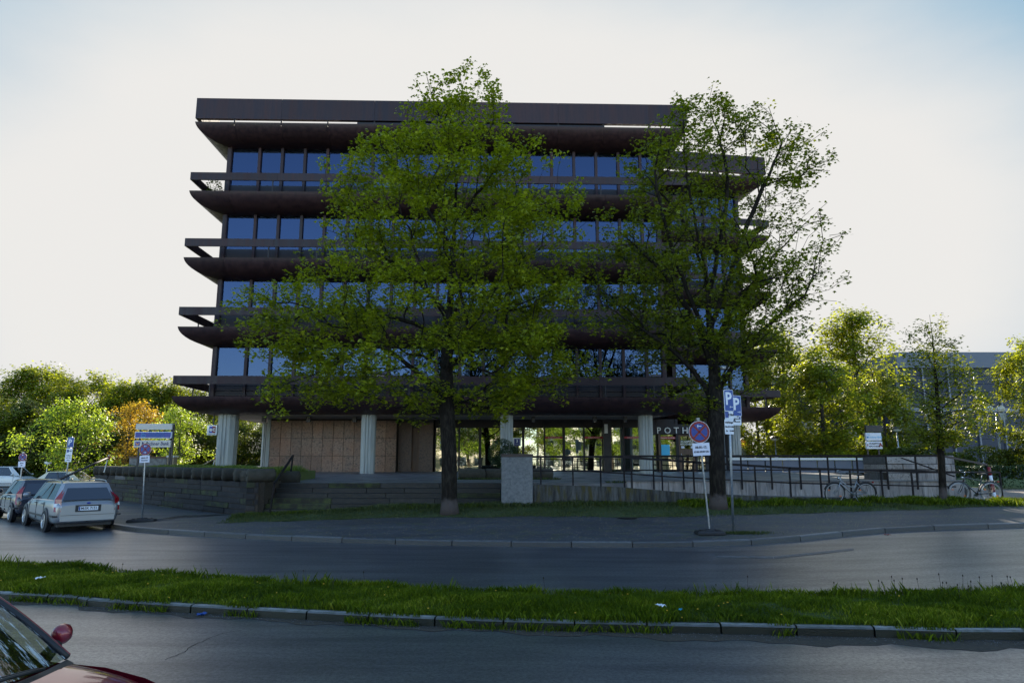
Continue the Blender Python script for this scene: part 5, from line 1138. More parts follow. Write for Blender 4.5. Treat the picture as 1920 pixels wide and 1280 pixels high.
def lamp_globes():
    t = thing('street_lamp', 'street lamp with two white globes in front of the blue hall', 'street lamp', (0,0,0)); Y = 38.0; b = P(1876, 880, Y); tp = P(1868, 772, Y)
    MB().tube([(b.x, Y, .8), (tp.x, Y, tp.z)], [.07, .045], 10).build('pole', 'galv', t)
    l = P(1855, 767, Y); r_ = P(1876, 766, Y); flat_bar(MB(), l, r_, .05, .05).build('arm', 'galv', t)
    for c in (l, r_):
        q = MB(); q.lathe([(0, -.2)]+[(.2*math.cos(R(a)), .2*math.sin(R(a))) for a in range(-80, 81, 16)]+[(0, .2)], 18, Matrix.Translation(c)); q.build('globe', 'globe', t)
        MB().lathe([(.0, -.26), (.09, -.24), (.1, -.16)], 10, Matrix.Translation(c)).build('collar', 'black_metal', t)
    boxo('camera_box', 'galv', (P(1873, 787, Y).x, Y-.1, P(1873, 787, Y).z), (P(1885, 787, Y).x, Y+.15, P(1873, 774, Y).z), t)
    s = P(1872, 850, Y-.1); boxo('notice_plate', 'white_sign', (s.x-.22, Y-.12, s.z-.2), (s.x+.22, Y-.1, s.z+.2), t); text('Parken verboten', .06, 'ink', 'lettering', t, (s.x, Y-.125, s.z+.1)); text('frei', .07, 'ink', 'lettering', t, (s.x, Y-.125, s.z-.08))
lamp_globes()
def dome_lamp(px, py, Y, z0, lab, plate=True, name='street_lamp'):
    t = thing(name, lab, 'street lamp', (0,0,0)); tp = P(px, py, Y); MB().tube([(tp.x, Y, z0), (tp.x, Y, tp.z-.1)], .04, 8).build('pole', 'galv', t)
    MB().lathe([(0, .16), (.14, .14), (.3, .04), (.32, 0), (.30, -.02)], 18, Matrix.Translation(tp)).build('lamp_shade', 'black_metal', t)
    MB().lathe([(.28, -.02), (.2, -.12), (0, -.17)], 16, Matrix.Translation(tp)).build('lamp_bowl', 'globe', t)
    if plate: boxo('notice_plate', 'cream', (tp.x-.12, Y-.07, P(px, py+44, Y).z), (tp.x+.12, Y-.05, P(px, py+34, Y).z), t)
dome_lamp(1681, 804, 42, 1., 'dome headed lamp post just left of the thin young tree'); dome_lamp(1453, 821, 46, 1., 'black dome headed lamp post right of the rightmost column')
sl_ = thing('street_lamp', 'flat modern street lamp head showing behind the right maple above the parking signs', 'street lamp', (0,0,0)); a = P(1352, 690, 33); 
MB().tube([(a.x, 33.2, 1.3), (a.x, 33.2, a.z-.05)], [.07, .04], 8).build('pole', 'galv', sl_); q = MB(); q.cbox((a.x-.1, 32.7, a.z-.06), (a.x+.62, 33.25, a.z+.06), .04); q.build('lamp_head', 'pale_silver', sl_)
pl2 = thing('path_light', 'small square lamp on a thin post at the left in front of the wood', 'lamp', (0,0,0)); a = P(88, 868, 50); boxo('head', 'far_white', (a.x-.2, 50, a.z-.05), (a.x+.2, 50.2, a.z+.12), pl2); boxo('post', 'galv', (a.x-.03, 50.05, 0), (a.x+.03, 50.11, a.z-.051), pl2)
# right sign board on the terrace
rb = thing('sign_board', 'board with bank and pharmacy signs under a dark box above the granite block', 'sign board', (0,0,0)); Y = 30.0
for (x0, y0, x1, y1, m, nm) in ((1624,797,1654,809,'black_metal','dark_box'),(1624.5,811,1652,825,'white_sign','bank_panel'),(1625.5,827,1654,841,'white_sign','pharmacy_panel')):
    a = P(x0, y1, Y); c = P(x1, y0, Y); o = boxo(nm, m, (a.x, Y, a.z), (c.x, Y+.12, c.z), rb, ch=.008); zc = (a.z+c.z)/2; xc = (a.x+c.x)/2
    if nm == 'bank_panel': text('Münchner Bank', .105, 'cyan', 'lettering', o, (xc+.03, Y-.004, zc-.03)); text('Filiale', .05, 'cyan', 'lettering', o, (a.x+.12, Y-.004, zc+.08)); boxo('emblem', 'mid_blue', (a.x+.03, Y-.004, zc-.07), (a.x+.09, Y, zc), o)
    if nm == 'pharmacy_panel':
        text('ZUGSPITZ', .10, 'ink', 'lettering', o, (xc, Y-.004, zc+.06), bold=.002); text('APOTHEKE', .10, 'ink', 'lettering', o, (xc, Y-.004, zc-.06), bold=.002)
        text('A', .24, 'sign_red', 'lettering', o, (c.x-.08, Y-.004, zc), bold=.01); boxo('red_mark', 'sign_red', (a.x+.03, Y-.004, zc-.05), (a.x+.07, Y, zc+.05), o)
for px in (1629, 1650): x = P(px, 830, Y).x; boxo('post', 'black_metal', (x-.03, Y+.13, 1.3), (x+.03, Y+.19, P(px, 798, Y).z), rb)
# red-white bollard
g_ = P(1862, 905, 27); q = thing('bollard', 'leaning red and white bollard behind the second bicycle at the right', 'bollard', (g_.x, 27, .6)); q.rotation_euler = (0, R(-5), 0)
for k, m in enumerate(('white_sign', 'sign_red', 'white_sign', 'sign_red')): MB().lathe([(0, .32*k), (.07, .32*k+.001), (.07, .32*(k+1)), (0, .32*(k+1)+.0)], 12).build('band', m, q)

# ------------------------------------------------------------------ bicycles
def bicycle(loc, rz, lean, label, frame_m, flip=False, loop=False, tyre_m='tyre', rim_m='alloy', tr_=.019):
    t = thing('bicycle', label, 'bicycle', loc, rz); t.rotation_euler = (R(lean), 0, rz+(math.pi if flip else 0))
    r = .335; wb = 1.06
    def wheel(x):
        w = thing_empty = MB(); q = MB(); n = 40
        ring = [(x+math.cos(2*math.pi*k/n)*r, 0, r+math.sin(2*math.pi*k/n)*r) for k in range(n+1)]; q.tube(ring, tr_, 8, cap=False); wo = q.build('wheel', tyre_m, t)
        q = MB(); q.tube([(x+math.cos(2*math.pi*k/n)*(r-.028), 0, r+math.sin(2*math.pi*k/n)*(r-.028)) for k in range(n+1)], .011, 6, cap=False); q.build('rim', rim_m, wo)
        q = MB()
        for k in range(28): a = 2*math.pi*k/28; q.tube([(x+.02*math.cos(a+.6), (-.03 if k % 2 else .03), r+.02*math.sin(a+.6)), (x+(r-.03)*math.cos(a), 0, r+(r-.03)*math.sin(a))], .0022, 3, cap=False)
        q.build('spokes', 'galv', wo); MB().tube([(x, -.06, r), (x, .06, r)], .022, 8).build('hub', 'galv', wo)
        for a in (.5, 3.6): q = MB(); q.box((x+.22*math.cos(a)-.03, -.012, r+.22*math.sin(a)-.015), (x+.22*math.cos(a)+.03, .012, r+.22*math.sin(a)+.015)); q.build('reflector', 'orange_reflector', wo)
        q = MB(); a0, a1 = (20, 175) if x > 0 else (5, 190)
        pts = [(x+math.cos(R(a))*(r+.035), 0, r+math.sin(R(a))*(r+.035)) for a in range(a0, a1, 12)]; q.tube(pts, .022, 6); q.build('mudguard', 'black_plastic', t)
    wheel(wb/2); wheel(-wb/2)                                   # front wheel at +x
    BB = (-.08, 0, .29); SE = (-.24, 0, .80); HT = (.33, 0, .86); HB = (.37, 0, .70); FA = (wb/2, 0, r); RA = (-wb/2, 0, r)
    q = MB(); q.tube([BB, (SE[0]+.02, 0, SE[2]-.05)], .016); q.tube([HB, BB], .02)
    if loop: q.tube([(HT[0]+.01, 0, HT[2]-.09), (.1, 0, .58), (-.16, 0, .52)], .017)
    else: q.tube([(HT[0], 0, HT[2]-.02), (SE[0]+.02, 0, SE[2]-.07)], .017)
    for s in (-.05, .05): q.tube([(BB[0], s*.6, BB[2]), (RA[0], s, RA[2])], .010, 6); q.tube([(SE[0]+.03, s*.3, SE[2]-.09), (RA[0], s, RA[2])], .009, 6)
    q.tube([HT, HB], .022); q.build('frame', frame_m, t)
    q = MB()
    for s in (-.05, .05): q.tube([(HB[0]+.005, s, HB[2]-.02), (HB[0]+.06, s, .5), (FA[0], s, FA[2])], .012, 6)
    q.build('fork', frame_m if frame_m != 'pale_silver' else 'galv', t)
    q = MB(); q.tube([HT, (HT[0]-.03, 0, 1.0)], .013); q.tube([(HT[0]-.02, 0, 1.0), (HT[0]+.04, -.1, 1.03), (HT[0]+.0, -.24, 1.06), (HT[0]-.14, -.29, 1.05)], .012); q.tube([(HT[0]-.02, 0, 1.0), (HT[0]+.04, .1, 1.03), (HT[0]+.0, .24, 1.06), (HT[0]-.14, .29, 1.05)], .012); q.build('handlebar', 'galv', t)
    for s in (-1, 1): MB().tube([(HT[0]-.03, .27*s, 1.055), (HT[0]-.16, .295*s, 1.05)], .02, 8).build('grip', 'black_plastic', t)
    q = MB(); q.tube([(SE[0]+.02, 0, SE[2]-.06), (SE[0]-.02, 0, .93)], .012); q.build('seat_post', 'galv', t)
    q = MB(); sx, sz = SE[0]-.03, .955
    st = [(.16, .018, .012), (.05, .03, .02), (-.04, .07, .03), (-.11, .085, .035), (-.13, .05, .02)]
    vs = [(sx+x, w*c, sz+h*s_) for x, w, h in st for c, s_ in ((-1, 0), (-.7, .9), (.7, .9), (1, 0), (0, -1))]
    q.add(vs, [(k*5+i, k*5+(i+1)%5, (k+1)*5+(i+1)%5, (k+1)*5+i) for k in range(4) for i in range(5)]+[(4,3,2,1,0), (20,21,22,23,24)], True); q.build('saddle', 'black_plastic', t)
    q = MB(); q.lathe([(.0, -.004), (.085, -.004), (.085, .004), (0, .004)], 20, Matrix.Translation((BB[0], -.06, BB[2])) @ Matrix.Rotation(R(90), 4, 'X')); q.tube([(BB[0], -.08, BB[2]), (BB[0]+.10, -.09, BB[2]-.14)], .009, 6); q.tube([(BB[0], .08, BB[2]), (BB[0]-.10, .09, BB[2]+.14)], .009, 6); q.box((BB[0]+.05, -.17, BB[2]-.155), (BB[0]+.15, -.09, BB[2]-.13)); q.box((BB[0]-.15, .09, BB[2]+.13), (BB[0]-.05, .17, BB[2]+.155)); tag(q.build('crank', 'galv', t), kind='stuff')
    q = MB(); q.tube([(BB[0], -.06, BB[2]+.08), (RA[0], -.06, RA[2]+.03)], .006, 4); q.tube([(BB[0], -.06, BB[2]-.08), (RA[0], -.06, RA[2]-.03)], .006, 4); q.build('chain', 'black_metal', t)
    q = MB()
    for s in (-.05, .05): q.tube([(SE[0]-.02, s, .73), (-wb/2-.18, s, .73)], .006, 4); q.tube([(-wb/2-.12, s, .73), (RA[0], s, RA[2])], .005, 4)
    for k in range(4): q.tube([(SE[0]-.06-.1*k, -.05, .73), (SE[0]-.06-.1*k, .05, .73)], .005, 4)
    q.build('luggage_rack', 'black_metal', t)
    q = MB(); q.lathe([(0, -.03), (.035, -.03), (.045, .03), (0, .035)], 10, Matrix.Translation((HT[0]+.07, 0, .84)) @ Matrix.Rotation(R(90), 4, 'Y')); q.build('headlamp', 'chrome', t)
    boxo('tail_lamp', 'lamp_red', (-wb/2-.26, -.03, .68), (-wb/2-.22, .03, .73), t)
    MB().tube([(BB[0]-.05, .03, BB[2]), (BB[0]-.16, .14, .02)], .008, 5).build('kickstand', 'galv', t); return t
Yb = solve2(1594, 943).y; w1 = P(1566, 941, Yb); w2 = P(1622, 941, Yb); cx = (w1.x+w2.x)/2
bicycle((cx, Yb, pz(cx, Yb)), R(2), -9, 'silver and black bicycle leaning on the ramp railing, left of the thin tree', 'galv', flip=True, loop=True)
w1 = P(1798, 941, Yb); w2 = P(1855, 941, Yb); cx = (w1.x+w2.x)/2
bicycle((cx, Yb-.05, pz(cx, Yb)), R(-2), -7, 'dark bicycle with pale tyres leaning by the ramp end, right of the thin tree', 'dark_paint', flip=True, tyre_m='galv', tr_=.015)

# ------------------------------------------------------------------ cars
def loft(q, rows, smooth=True, close=False):
    n = len(rows[0]); vs = [p for r_ in rows for p in r_]; fs = [(i*n+k, i*n+k+1, (i+1)*n+k+1, (i+1)*n+k) for i in range(len(rows)-1) for k in range(n-1)]
    q.add(vs, fs, smooth); return q
def car(label, name, loc, rz, paint, L=4.6, Wd=1.78, H=1.45, style='wagon', group=None, glass='car_glass', hood=.95, belt=.93, taxi=False, plate=None, cat='car', rails=False, detail=True, clad=None, wheel_r=.315, fo=.88, ro=.98):
    t = thing(name, label, cat, loc, rz, group); w = Wd/2; gl = .2
    # stations along x (front = +x) : (x, half width, bottom, shoulder z, deck z)
    xf, xr = L/2, -L/2; fa, ra = xf-fo, xr+ro; cowl = xf-hood-.12; roof0 = cowl-.78; 
    roof1 = {'wagon': xr+.42, 'hatch': xr+.38, 'sedan': xr+1.35, 'van': xr+.35}[style]; tail_deck = .98 if style == 'sedan' else None
    st = [(xf, w*.60, .34, .52, .56), (xf-.06, w*.78, .24, .60, .66), (xf-.22, w*.92, .21, .66, .735), (xf-.5, w*.975, .2, .72, .80), (fa, w, .2, .78, .86), (cowl, w, .2, belt-.07, belt+.01), (0, w, .2, belt-.02, belt+.03), (ra, w, .2, belt+.0, belt+.05), (xr+.35, w*.985, .22, belt, belt+.04), (xr+.12, w*.95, .25, belt-.03, belt+.02), (xr+.03, w*.90, .29, belt-.12, belt-.05), (xr, w*.82, .34, .74, .80)]
    rows = []
    for x, hw, zb, zs, zd in st:
        h = [(0, zb), (hw*.86, zb), (hw*.965, zb+.06), (hw, zb+(zs-zb)*.35), (hw*1.0, zb+(zs-zb)*.7), (hw*.97, zs), (hw*.90, zs+(zd-zs)*.65), (hw*.7, zd), (0, zd+.015)]
        rows.append([(x, -a, z) for a, z in h]+[(x, a, z) for a, z in reversed(h[:-1])])
    q = MB(); loft(q, rows); n = len(rows[0]); q.add(rows[0], [tuple(range(n))]); q.add(rows[-1], [tuple(range(n-1, -1, -1))]); body = q.build('body', paint, t)
    m_ = body.modifiers.new('sub', 'SUBSURF'); m_.levels = 1; m_.render_levels = 1
    # greenhouse: glass shell with roof and pillars laid over it
    tw, rw_ = w*.93, w*.70; zb = belt-.02; zt = H-.05
    def gx(f, u): return f
    base = [(cowl+.04, w*.70), (cowl-.25, tw*.99), (0, tw), (roof1, tw*.99), (xr+.16 if style != 'sedan' else xr+.72, tw*.88)]
    topc = [(roof0+.02, rw_*.86), (roof0-.14, rw_), ((roof0+roof1)/2, rw_*1.04), (roof1+.16, rw_), (roof1+.03, rw_*.9)]
    vs = [(x, -y, zb) for x, y in base]+[(x, y, zb) for x, y in reversed(base)]; vt = [(x, -y, zt) for x, y in topc]+[(x, y, zt) for x, y in reversed(topc)]
    n = 10; q = MB(); q.add(vs+vt, [(i, (i+1)%n, n+(i+1)%n, n+i)[::-1] for i in range(n)]); q.build('windows', glass, t)
    q = MB()                                   # roof skin, domed
    rr_ = []
    for f, dz in ((1.0, -.012), (.985, .012), (.9, .035), (.5, .05), (0, .055)):
        rr_.append([(((x-(roof0+roof1)/2)*(1.0 if f > .9 else f+.08)+(roof0+roof1)/2), y*f, zt+dz) for x, y in topc]+[((x-(roof0+roof1)/2)*(1.0 if f > .9 else f+.08)+(roof0+roof1)/2, -y*f, zt+dz) for x, y in reversed(topc)])
    rr_ = [r_+[r_[0]] for r_ in rr_]; loft(q, rr_); q.f = [f[::-1] for f in q.f]; q.add(rr_[-1][:-1], [tuple(range(10))]); q.build('roof', paint, t)
    def pillar(b_, t_, wd, m, side, name_='pillar', out_=.006):
        (x0, y0), (x1, y1) = b_, t_; q = MB(); s = side
        vs = [(x0-wd/2, s*(y0+out_), zb-.02), (x0+wd/2, s*(y0+out_), zb-.02), (x1+wd*.42, s*(y1+out_), zt+.01), (x1-wd*.42, s*(y1+out_), zt+.01)]; vi = [(x, y-s*.03, z) for x, y, z in vs]
        q.add(vs+vi, [(0,1,2,3), (7,6,5,4), (0,4,5,1), (1,5,6,2), (2,6,7,3), (3,7,4,0)]); q.build(name_, m, t)
    for s in (-1, 1):
        pillar(base[1], topc[1], .10, paint, s); pillar((base[0][0]-.02, base[0][1]+.01), (topc[0][0], topc[0][1]+.005), .07, paint, s)
        q = MB(); a = [(base[0][0], base[0][1]), (base[1][0], base[1][1])]; b2 = [(topc[0][0], topc[0][1]), (topc[1][0], topc[1][1])]
        q.add([(a[0][0], s*(a[0][1]+.008), zb), (a[1][0], s*(a[1][1]+.008), zb), (b2[1][0], s*(b2[1][1]+.008), zt), (b2[0][0], s*(b2[0][1]+.008), zt)], [(0,1,2,3) if s > 0 else (3,2,1,0)]); q.build('windscreen_pillar', paint, t)
        pillar((.02, tw), ((roof0+roof1)/2+.02, rw_*1.04), .09, 'black_plastic', s); 
        if style in ('wagon', 'van'): pillar((roof1+.95, tw), (roof1+.92, rw_*1.03), .10, 'black_plastic', s)
        q = MB(); q.add([(base[3][0]+.02, s*(base[3][1]+.008), zb), (base[4][0], s*(base[4][1]+.01), zb), (topc[4][0], s*(topc[4][1]+.01), zt), (topc[3][0]+.02, s*(topc[3][1]+.008), zt)], [(0,1,2,3) if s > 0 else (3,2,1,0)]); q.build('rear_pillar', paint, t)
        # wheels with dark arches
        for xa in (fa, ra):
            MB().lathe([(0, -.02), (wheel_r+.065, -.02), (wheel_r+.065, .02), (wheel_r+.045, .035), (0, .036)], 28, Matrix.Translation((xa, s*(w-.012), wheel_r+.02)) @ Matrix.Rotation(R(-90*s), 4, 'X')).build('wheel_arch', 'black_plastic', t)
            wt = MB().lathe([(.19, -.1), (wheel_r-.03, -.105), (wheel_r, -.07), (wheel_r, .07), (wheel_r-.03, .10), (.215, .095), (.20, .05)], 28, Matrix.Translation((xa, s*(w-.055), wheel_r)) @ Matrix.Rotation(R(-90*s), 4, 'X')).build('wheel', 'tyre', t)
            q = MB(); mt = Matrix.Translation((xa, s*(w+.02), wheel_r)) @ Matrix.Rotation(R(-90*s), 4, 'X')
            q.lathe([(.215, .02), (.20, .03), (.185, .0), (.185, -.08), (0, -.08)], 28, mt)
            for k in range(7): a = 2*math.pi*k/7; q.add([(math.cos(a+da)*r_, math.sin(a+da)*r_, zz) for r_, da, zz in ((.03,-.6,.015),(.03,.6,.015),(.20,.13,.012),(.20,-.13,.012))], [(0,1,2,3)], False, mt)
            q.lathe([(.055, .02), (.04, .03), (0, .032)], 12, mt); q.build('rim', 'alloy', wt)
        # door lines, handles, mirror, lamps
        if detail:
            for xd in (cowl-.28, .0, ra+.35 if style != 'hatch' else ra+.3):
                q = MB(); q.box((xd-.006, s*(w*.985), .30), (xd+.006, s*(w+.004), belt-.06)); q.build('door_gap', 'black_plastic', t)
            for xd in (.12, -.85 if L > 4 else -.7): q = MB(); q.box((xd, s*(w-.01), belt-.14), (xd+.17, s*(w+.025), belt-.11)); q.build('door_handle', paint, t)
            q = MB(); q.box((ra+.4, s*(w-.004), .42), (fa-.45, s*(w+.012), .47)); q.build('rubbing_strip', 'black_plastic' if paint != 'dark_paint' else paint, t)
        q = MB(); q.lathe([(0, -.1), (.06, -.08), (.085, 0), (.07, .08), (0, .1)], 12, Matrix.Translation((cowl-.28, s*(w+.10), belt+.08)) @ Matrix.Rotation(R(90), 4, 'X') @ Matrix.Diagonal((.8, 1, 1.1, 1))); q.build('wing_mirror', paint, t)
        if style in ('wagon', 'hatch', 'van'):
            z0_, z1_ = .62, H-.14; x0_, x1_ = xr+.05, roof1+.02
            q = MB(); yb, yt = w*.90, rw_*.97
            vs = [(xr-.012, s*(yb-.10), z0_), (xr+.10, s*(yb+.065), z0_), (x1_-.06, s*(yt+.015), z1_-.06), (x1_-.12, s*(yt-.03), z1_-.06), (xr+.03, s*(yb-.10), belt+.05), (xr+.17, s*(yb+.045), belt+.05)]
            q.add(vs, [(0,1,5,4), (4,5,2,3)] if s > 0 else [(4,5,1,0), (3,2,5,4)]); q.build('tail_light', 'lamp_red', t)
            if paint == 'silver_paint': q = MB(); q.add([(xr+.0, s*(yb-.105), .76), (xr+.12, s*(yb+.073), .76), (xr+.15, s*(yb+.06), .86), (xr+.02, s*(yb-.10), .86)], [(0,1,2,3) if s > 0 else (3,2,1,0)]); q.build('reversing_light', 'lamp_white', t)
        else: q = MB(); q.box((xr+.01, s*w*.45-.18*1, .66), (xr+.04, s*w*.45+.18, .80)); q.build('tail_light', 'lamp_red', t)
        q = MB(); q.add([(xf-.02, s*w*.52, .54), (xf-.13, s*w*.86, .56), (xf-.32, s*w*.94, .66), (xf-.10, s*w*.56, .655)], [(0,1,2,3) if s > 0 else (3,2,1,0)]); q.build('headlight', 'lamp_white', t)
        if rails: q = MB(); q.tube([(roof1+.25, s*(rw_-.03), zt+.02), (roof1+.42, s*(rw_-.02), zt+.085), ((roof0+roof1)/2, s*(rw_-.01), zt+.11), (roof0-.3, s*(rw_-.02), zt+.085), (roof0-.12, s*(rw_-.03), zt+.02)], .017, 8); q.build('roof_rail', 'galv', t)
    # rear window on wagons and hatches
    if style != 'sedan':
        xb, xt_ = xr+.085, roof1-.05; q = MB(); f_ = .012
        q.add([(xb-f_, -w*.74, belt+.02), (xb-f_, w*.74, belt+.02), (xt_-f_, rw_*.80, zt-.06), (xt_-f_, -rw_*.80, zt-.06)], [(0,3,2,1)]); q.build('rear_window', 'dark_glass', t)
        q = MB(); q.add([(xb+.01, -w*.84, belt-.03), (xb+.01, w*.84, belt-.03), (xt_+.02, rw_*.93, zt+.01), (xt_+.02, -rw_*.93, zt+.01)], [(0,3,2,1)]); q.build('tailgate', paint, t)
    q = MB(); q.box((xr-.02, -w*.80, .34), (xr+.1, w*.80, .42)); q.build('rear_bumper', paint, t)
    boxo('underbody', 'black_plastic', (xr+.25, -w*.8, .17), (xf-.3, w*.8, .3), t)
    if detail:
        q = MB(); q.box((xr-.012, -w*.78, .505), (xr+.05, w*.78, .515)); q.build('boot_gap', 'black_plastic', t)
        q = MB(); q.box((xr+.02, w*.84, .46), (xr+.55, w*1.012, .51)); q.build('bumper_strip', 'black_plastic', t); q = MB(); q.box((xr+.02, -w*1.012, .46), (xr+.55, -w*.84, .51)); q.build('bumper_strip', 'black_plastic', t)
    if plate:
        boxo('plate_recess', 'black_plastic', (xr-.014, -.34, .60), (xr+.05, .34, .80), t); p_ = boxo('number_plate', 'white_sign', (xr-.022, -.26, .64), (xr-.014, .26, .76), t); boxo('blue_band', 'mid_blue', (xr-.024, .215, .645), (xr-.0225, .255, .755), p_)
        text(plate, .105, 'ink', 'lettering', p_, (xr-.0245, -.02, .70), (R(90), 0, R(-90)), ext=.001, bold=.002, sx=.95)
        q = MB(); q.lathe([(0, 0), (.055, .003), (.05, .008), (0, .010)], 16, Matrix.Translation((xr-.006, 0, .855)) @ Matrix.Rotation(R(-90), 4, 'Y') @ Matrix.Diagonal((.5, 1, 1, 1))); q.build('badge', 'deep_blue', t)
    if taxi: boxo('taxi_sign', 'yellow', (-.1, -.2, zt+.06), (.05, .2, zt+.19), t, ch=.02)
    # dark cabin inside
    q = MB(); q.box((roof1+.3, -w*.8, .45), (cowl-.2, w*.8, belt-.06)); q.build('cabin', 'black_plastic', t)
    for sx in (cowl-1.15, cowl-2.0):
        for sy in (-.36, .36): q = MB(); q.cbox((sx-.06, sy-.22, .8), (sx+.06, sy+.22, 1.15), .05); q.build('seat', 'black_plastic', t)
    return t
glass_mat('dark_glass', (.8, .85, .9), .10, .02, (.04, .045, .05))
RL = Vector((-14.13, 21.42)); hd = Vector((-.70, .714)).normalized(); lf = Vector((-hd.y, hd.x))       # rear left wheel on the road
Wd, L_, ro_ = 1.80, 4.78, 1.0; c = RL-lf*(Wd/2-.06)+hd*(L_/2-ro_); ang = math.atan2(hd.y, hd.x)
car('silver estate car with roof rails parked at the kerb, rear towards us', 'parked_car', (c.x, c.y, zr(c.x, c.y)), ang, 'silver_paint', L_, Wd, 1.46, 'wagon', plate='M:SK 7151', rails=True, ro=ro_)
RL2 = Vector((-17.55, 24.75)); c = RL2-lf*(.83-.06)+hd*(3.75/2-.55)
car('dark blue small hatchback parked in front of the silver estate car', 'parked_car', (c.x, c.y, 0), ang, 'dark_paint', 3.75, 1.68, 1.45, 'hatch', ro=.55, fo=.65, hood=.75, wheel_r=.30)
vx = P(68, 900, 53).x; car('white people carrier seen from the side at the far left edge', 'parked_car', (vx-2.35, 53.3, 0), R(-3), 'white_paint', 4.7, 1.85, 1.70, 'van', hood=.85, belt=1.02, detail=True)
tx_x = P(186, 900, 44).x; car('beige taxi with roof sign parked behind the silver car', 'taxi', (tx_x-2.3, 44.5, 0), R(-6), 'beige_paint', 4.75, 1.8, 1.46, 'sedan', taxi=True)
tx_x = P(196, 900, 47).x; car('dark car mostly hidden between the taxi and the stone wall', 'parked_car', (tx_x-1.6, 48.5, 0), R(-4), 'dark_paint', 4.4, 1.8, 1.6, 'hatch', detail=False)
# cars mirrored in the shop windows
for k, (x, Y, pt) in enumerate(((-2, -23, 'white_paint'), (5.5, -23.5, 'pale_silver'))): car(('white' if k == 0 else 'silver')+' car behind the viewer, mirrored in the shop windows', 'parked_car', (x, Y, 0), R(4*k), pt, 4.4, 1.75, 1.45, 'hatch', group='cars behind the viewer mirrored in the shop windows', detail=False)
# vehicles seen under the office block at the right
yv = thing('yellow_van', 'yellow and blue van partly hidden behind the right maple trunk', 'van', (0,0,0)); a = P(1346, 856, 55); c = P(1392, 832, 55)
q = MB(); q.cbox((a.x, 55, 1.0), (c.x-.8, 57, c.z), .2); q.build('cargo_box', 'truck_blue', yv); q = MB(); q.cbox((a.x-.3, 54.8, 1.0), (a.x+.9, 55.6, c.z-.25), .15); q.build('side_panel', 'yellow', yv); q = MB(); q.cbox((c.x-.78, 55.1, 1.0), (c.x+.4, 56.9, c.z-.3), .2); q.build('cab', 'white_paint', yv)
yc = thing('yellow_container', 'orange yellow container partly hidden right of the rightmost column', 'container', (0,0,0)); a = P(1389, 845, 60); c = P(1410, 822, 60); boxo('box', 'yellow', (a.x, 60, 1.5), (c.x, 62, P(1400, 836, 60).z), yc, ch=.05); boxo('upper_box', 'orange_box', (P(1397, 840, 60.5).x, 60.5, P(1400, 836, 60).z+.01), (c.x, 62, c.z), yc, ch=.05)
car('pale car half hidden behind the terrace right of the rightmost column', 'parked_car', (P(1400, 850, 50).x, 51, .75), R(180), 'pale_silver', 4.3, 1.75, 1.5, 'hatch', detail=False)

# ------------------------------------------------------------------ red car in the foreground, seen over its windscreen
rc = thing('red_car', 'dark red car in the lower left corner, seen across its dusty, sky streaked windscreen', 'car', (-2.55, 4.22, 0), R(-15))
# local frame: +x forward, y=0 at the far side of the windscreen base (car body spreads to -y)
Wr = 1.62
def ycurve(u): return u                                           # u across, 0 far side .. -Wr near side
cowl_pts = []
nU = 17
def ws(u, v):                                                     # windscreen surface: u 0..1 across, v 0..1 up
    bow = .20*(1-(2*u-1)**2); x0 = -.03+bow+.02; x1 = -.72+bow*.55
    y = -(.03+(Wr-.06)*u); y = y*(1)+ (0); inn = .16*v; y = -Wr/2+(y+Wr/2)*(1-inn/(Wr/2)); return (x0+(x1-x0)*v, y, .985+(1.43-.985)*(v-.10*v*(v-1)*-1*0)+.03*math.sin(math.pi*v)+.02*math.sin(math.pi*u))
glass_mat('windscreen_glass', (.9, .93, 1.), .10, .015, (.42, .50, .46))
wm = M['windscreen_glass']; t_ = wm.node_tree; o_ = [n for n in t_.nodes if n.type == 'OUTPUT_MATERIAL'][0]; prev = o_.inputs[0].links[0].from_socket
co = N(t_, 'ShaderNodeTexCoord'); mp = N(t_, 'ShaderNodeMapping'); mp.inputs['Rotation'].default_value = (0, 0, R(20)); mp.inputs['Scale'].default_value = (1.6, 9, 2); t_.links.new(co.outputs['Object'], mp.inputs[0])
n1 = N(t_, 'ShaderNodeTexNoise', _Scale=2.6, _Detail=9., _Roughness=.72); t_.links.new(mp.outputs[0], n1.inputs['Vector']); r1 = N(t_, 'ShaderNodeMapRange'); r1.inputs['From Min'].default_value = .53; r1.inputs['From Max'].default_value = .62; r1.inputs['To Max'].default_value = .75; t_.links.new(n1.outputs['Fac'], r1.inputs['Value'])
df = N(t_, 'ShaderNodeBsdfDiffuse'); df.inputs[0].default_value = (.55, .6, .62, 1); mxs = N(t_, 'ShaderNodeMixShader'); t_.links.new(r1.outputs[0], mxs.inputs[0]); t_.links.new(prev, mxs.inputs[1]); t_.links.new(df.outputs[0], mxs.inputs[2]); t_.links.new(mxs.outputs[0], o_.inputs[0])  # pale streaks: dust, with the sky's reflection painted into the same colour
q = MB(); loft(q, [[ws(k/16, v/8) for k in range(17)] for v in range(9)]); q.f = [f[::-1] for f in q.f]; q.build('windscreen', 'windscreen_glass', rc)
q = MB(); q.tube([Vector(ws(0, v/8))+Vector((0, .012, .0)) for v in range(9)], [.017]*9, 8); q.build('windscreen_pillar', 'black_plastic', rc)
q = MB(); q.tube([Vector(ws(0, v/8))+Vector((-.008, .026, .006)) for v in range(9)], [.013]*9, 8); q.build('windscreen_pillar', 'red_paint', rc)
q = MB(); q.tube([Vector(ws(1, v/8))+Vector((-.01, -.02, 0)) for v in range(9)], [.045]*9, 8); q.build('windscreen_pillar', 'red_paint', rc)
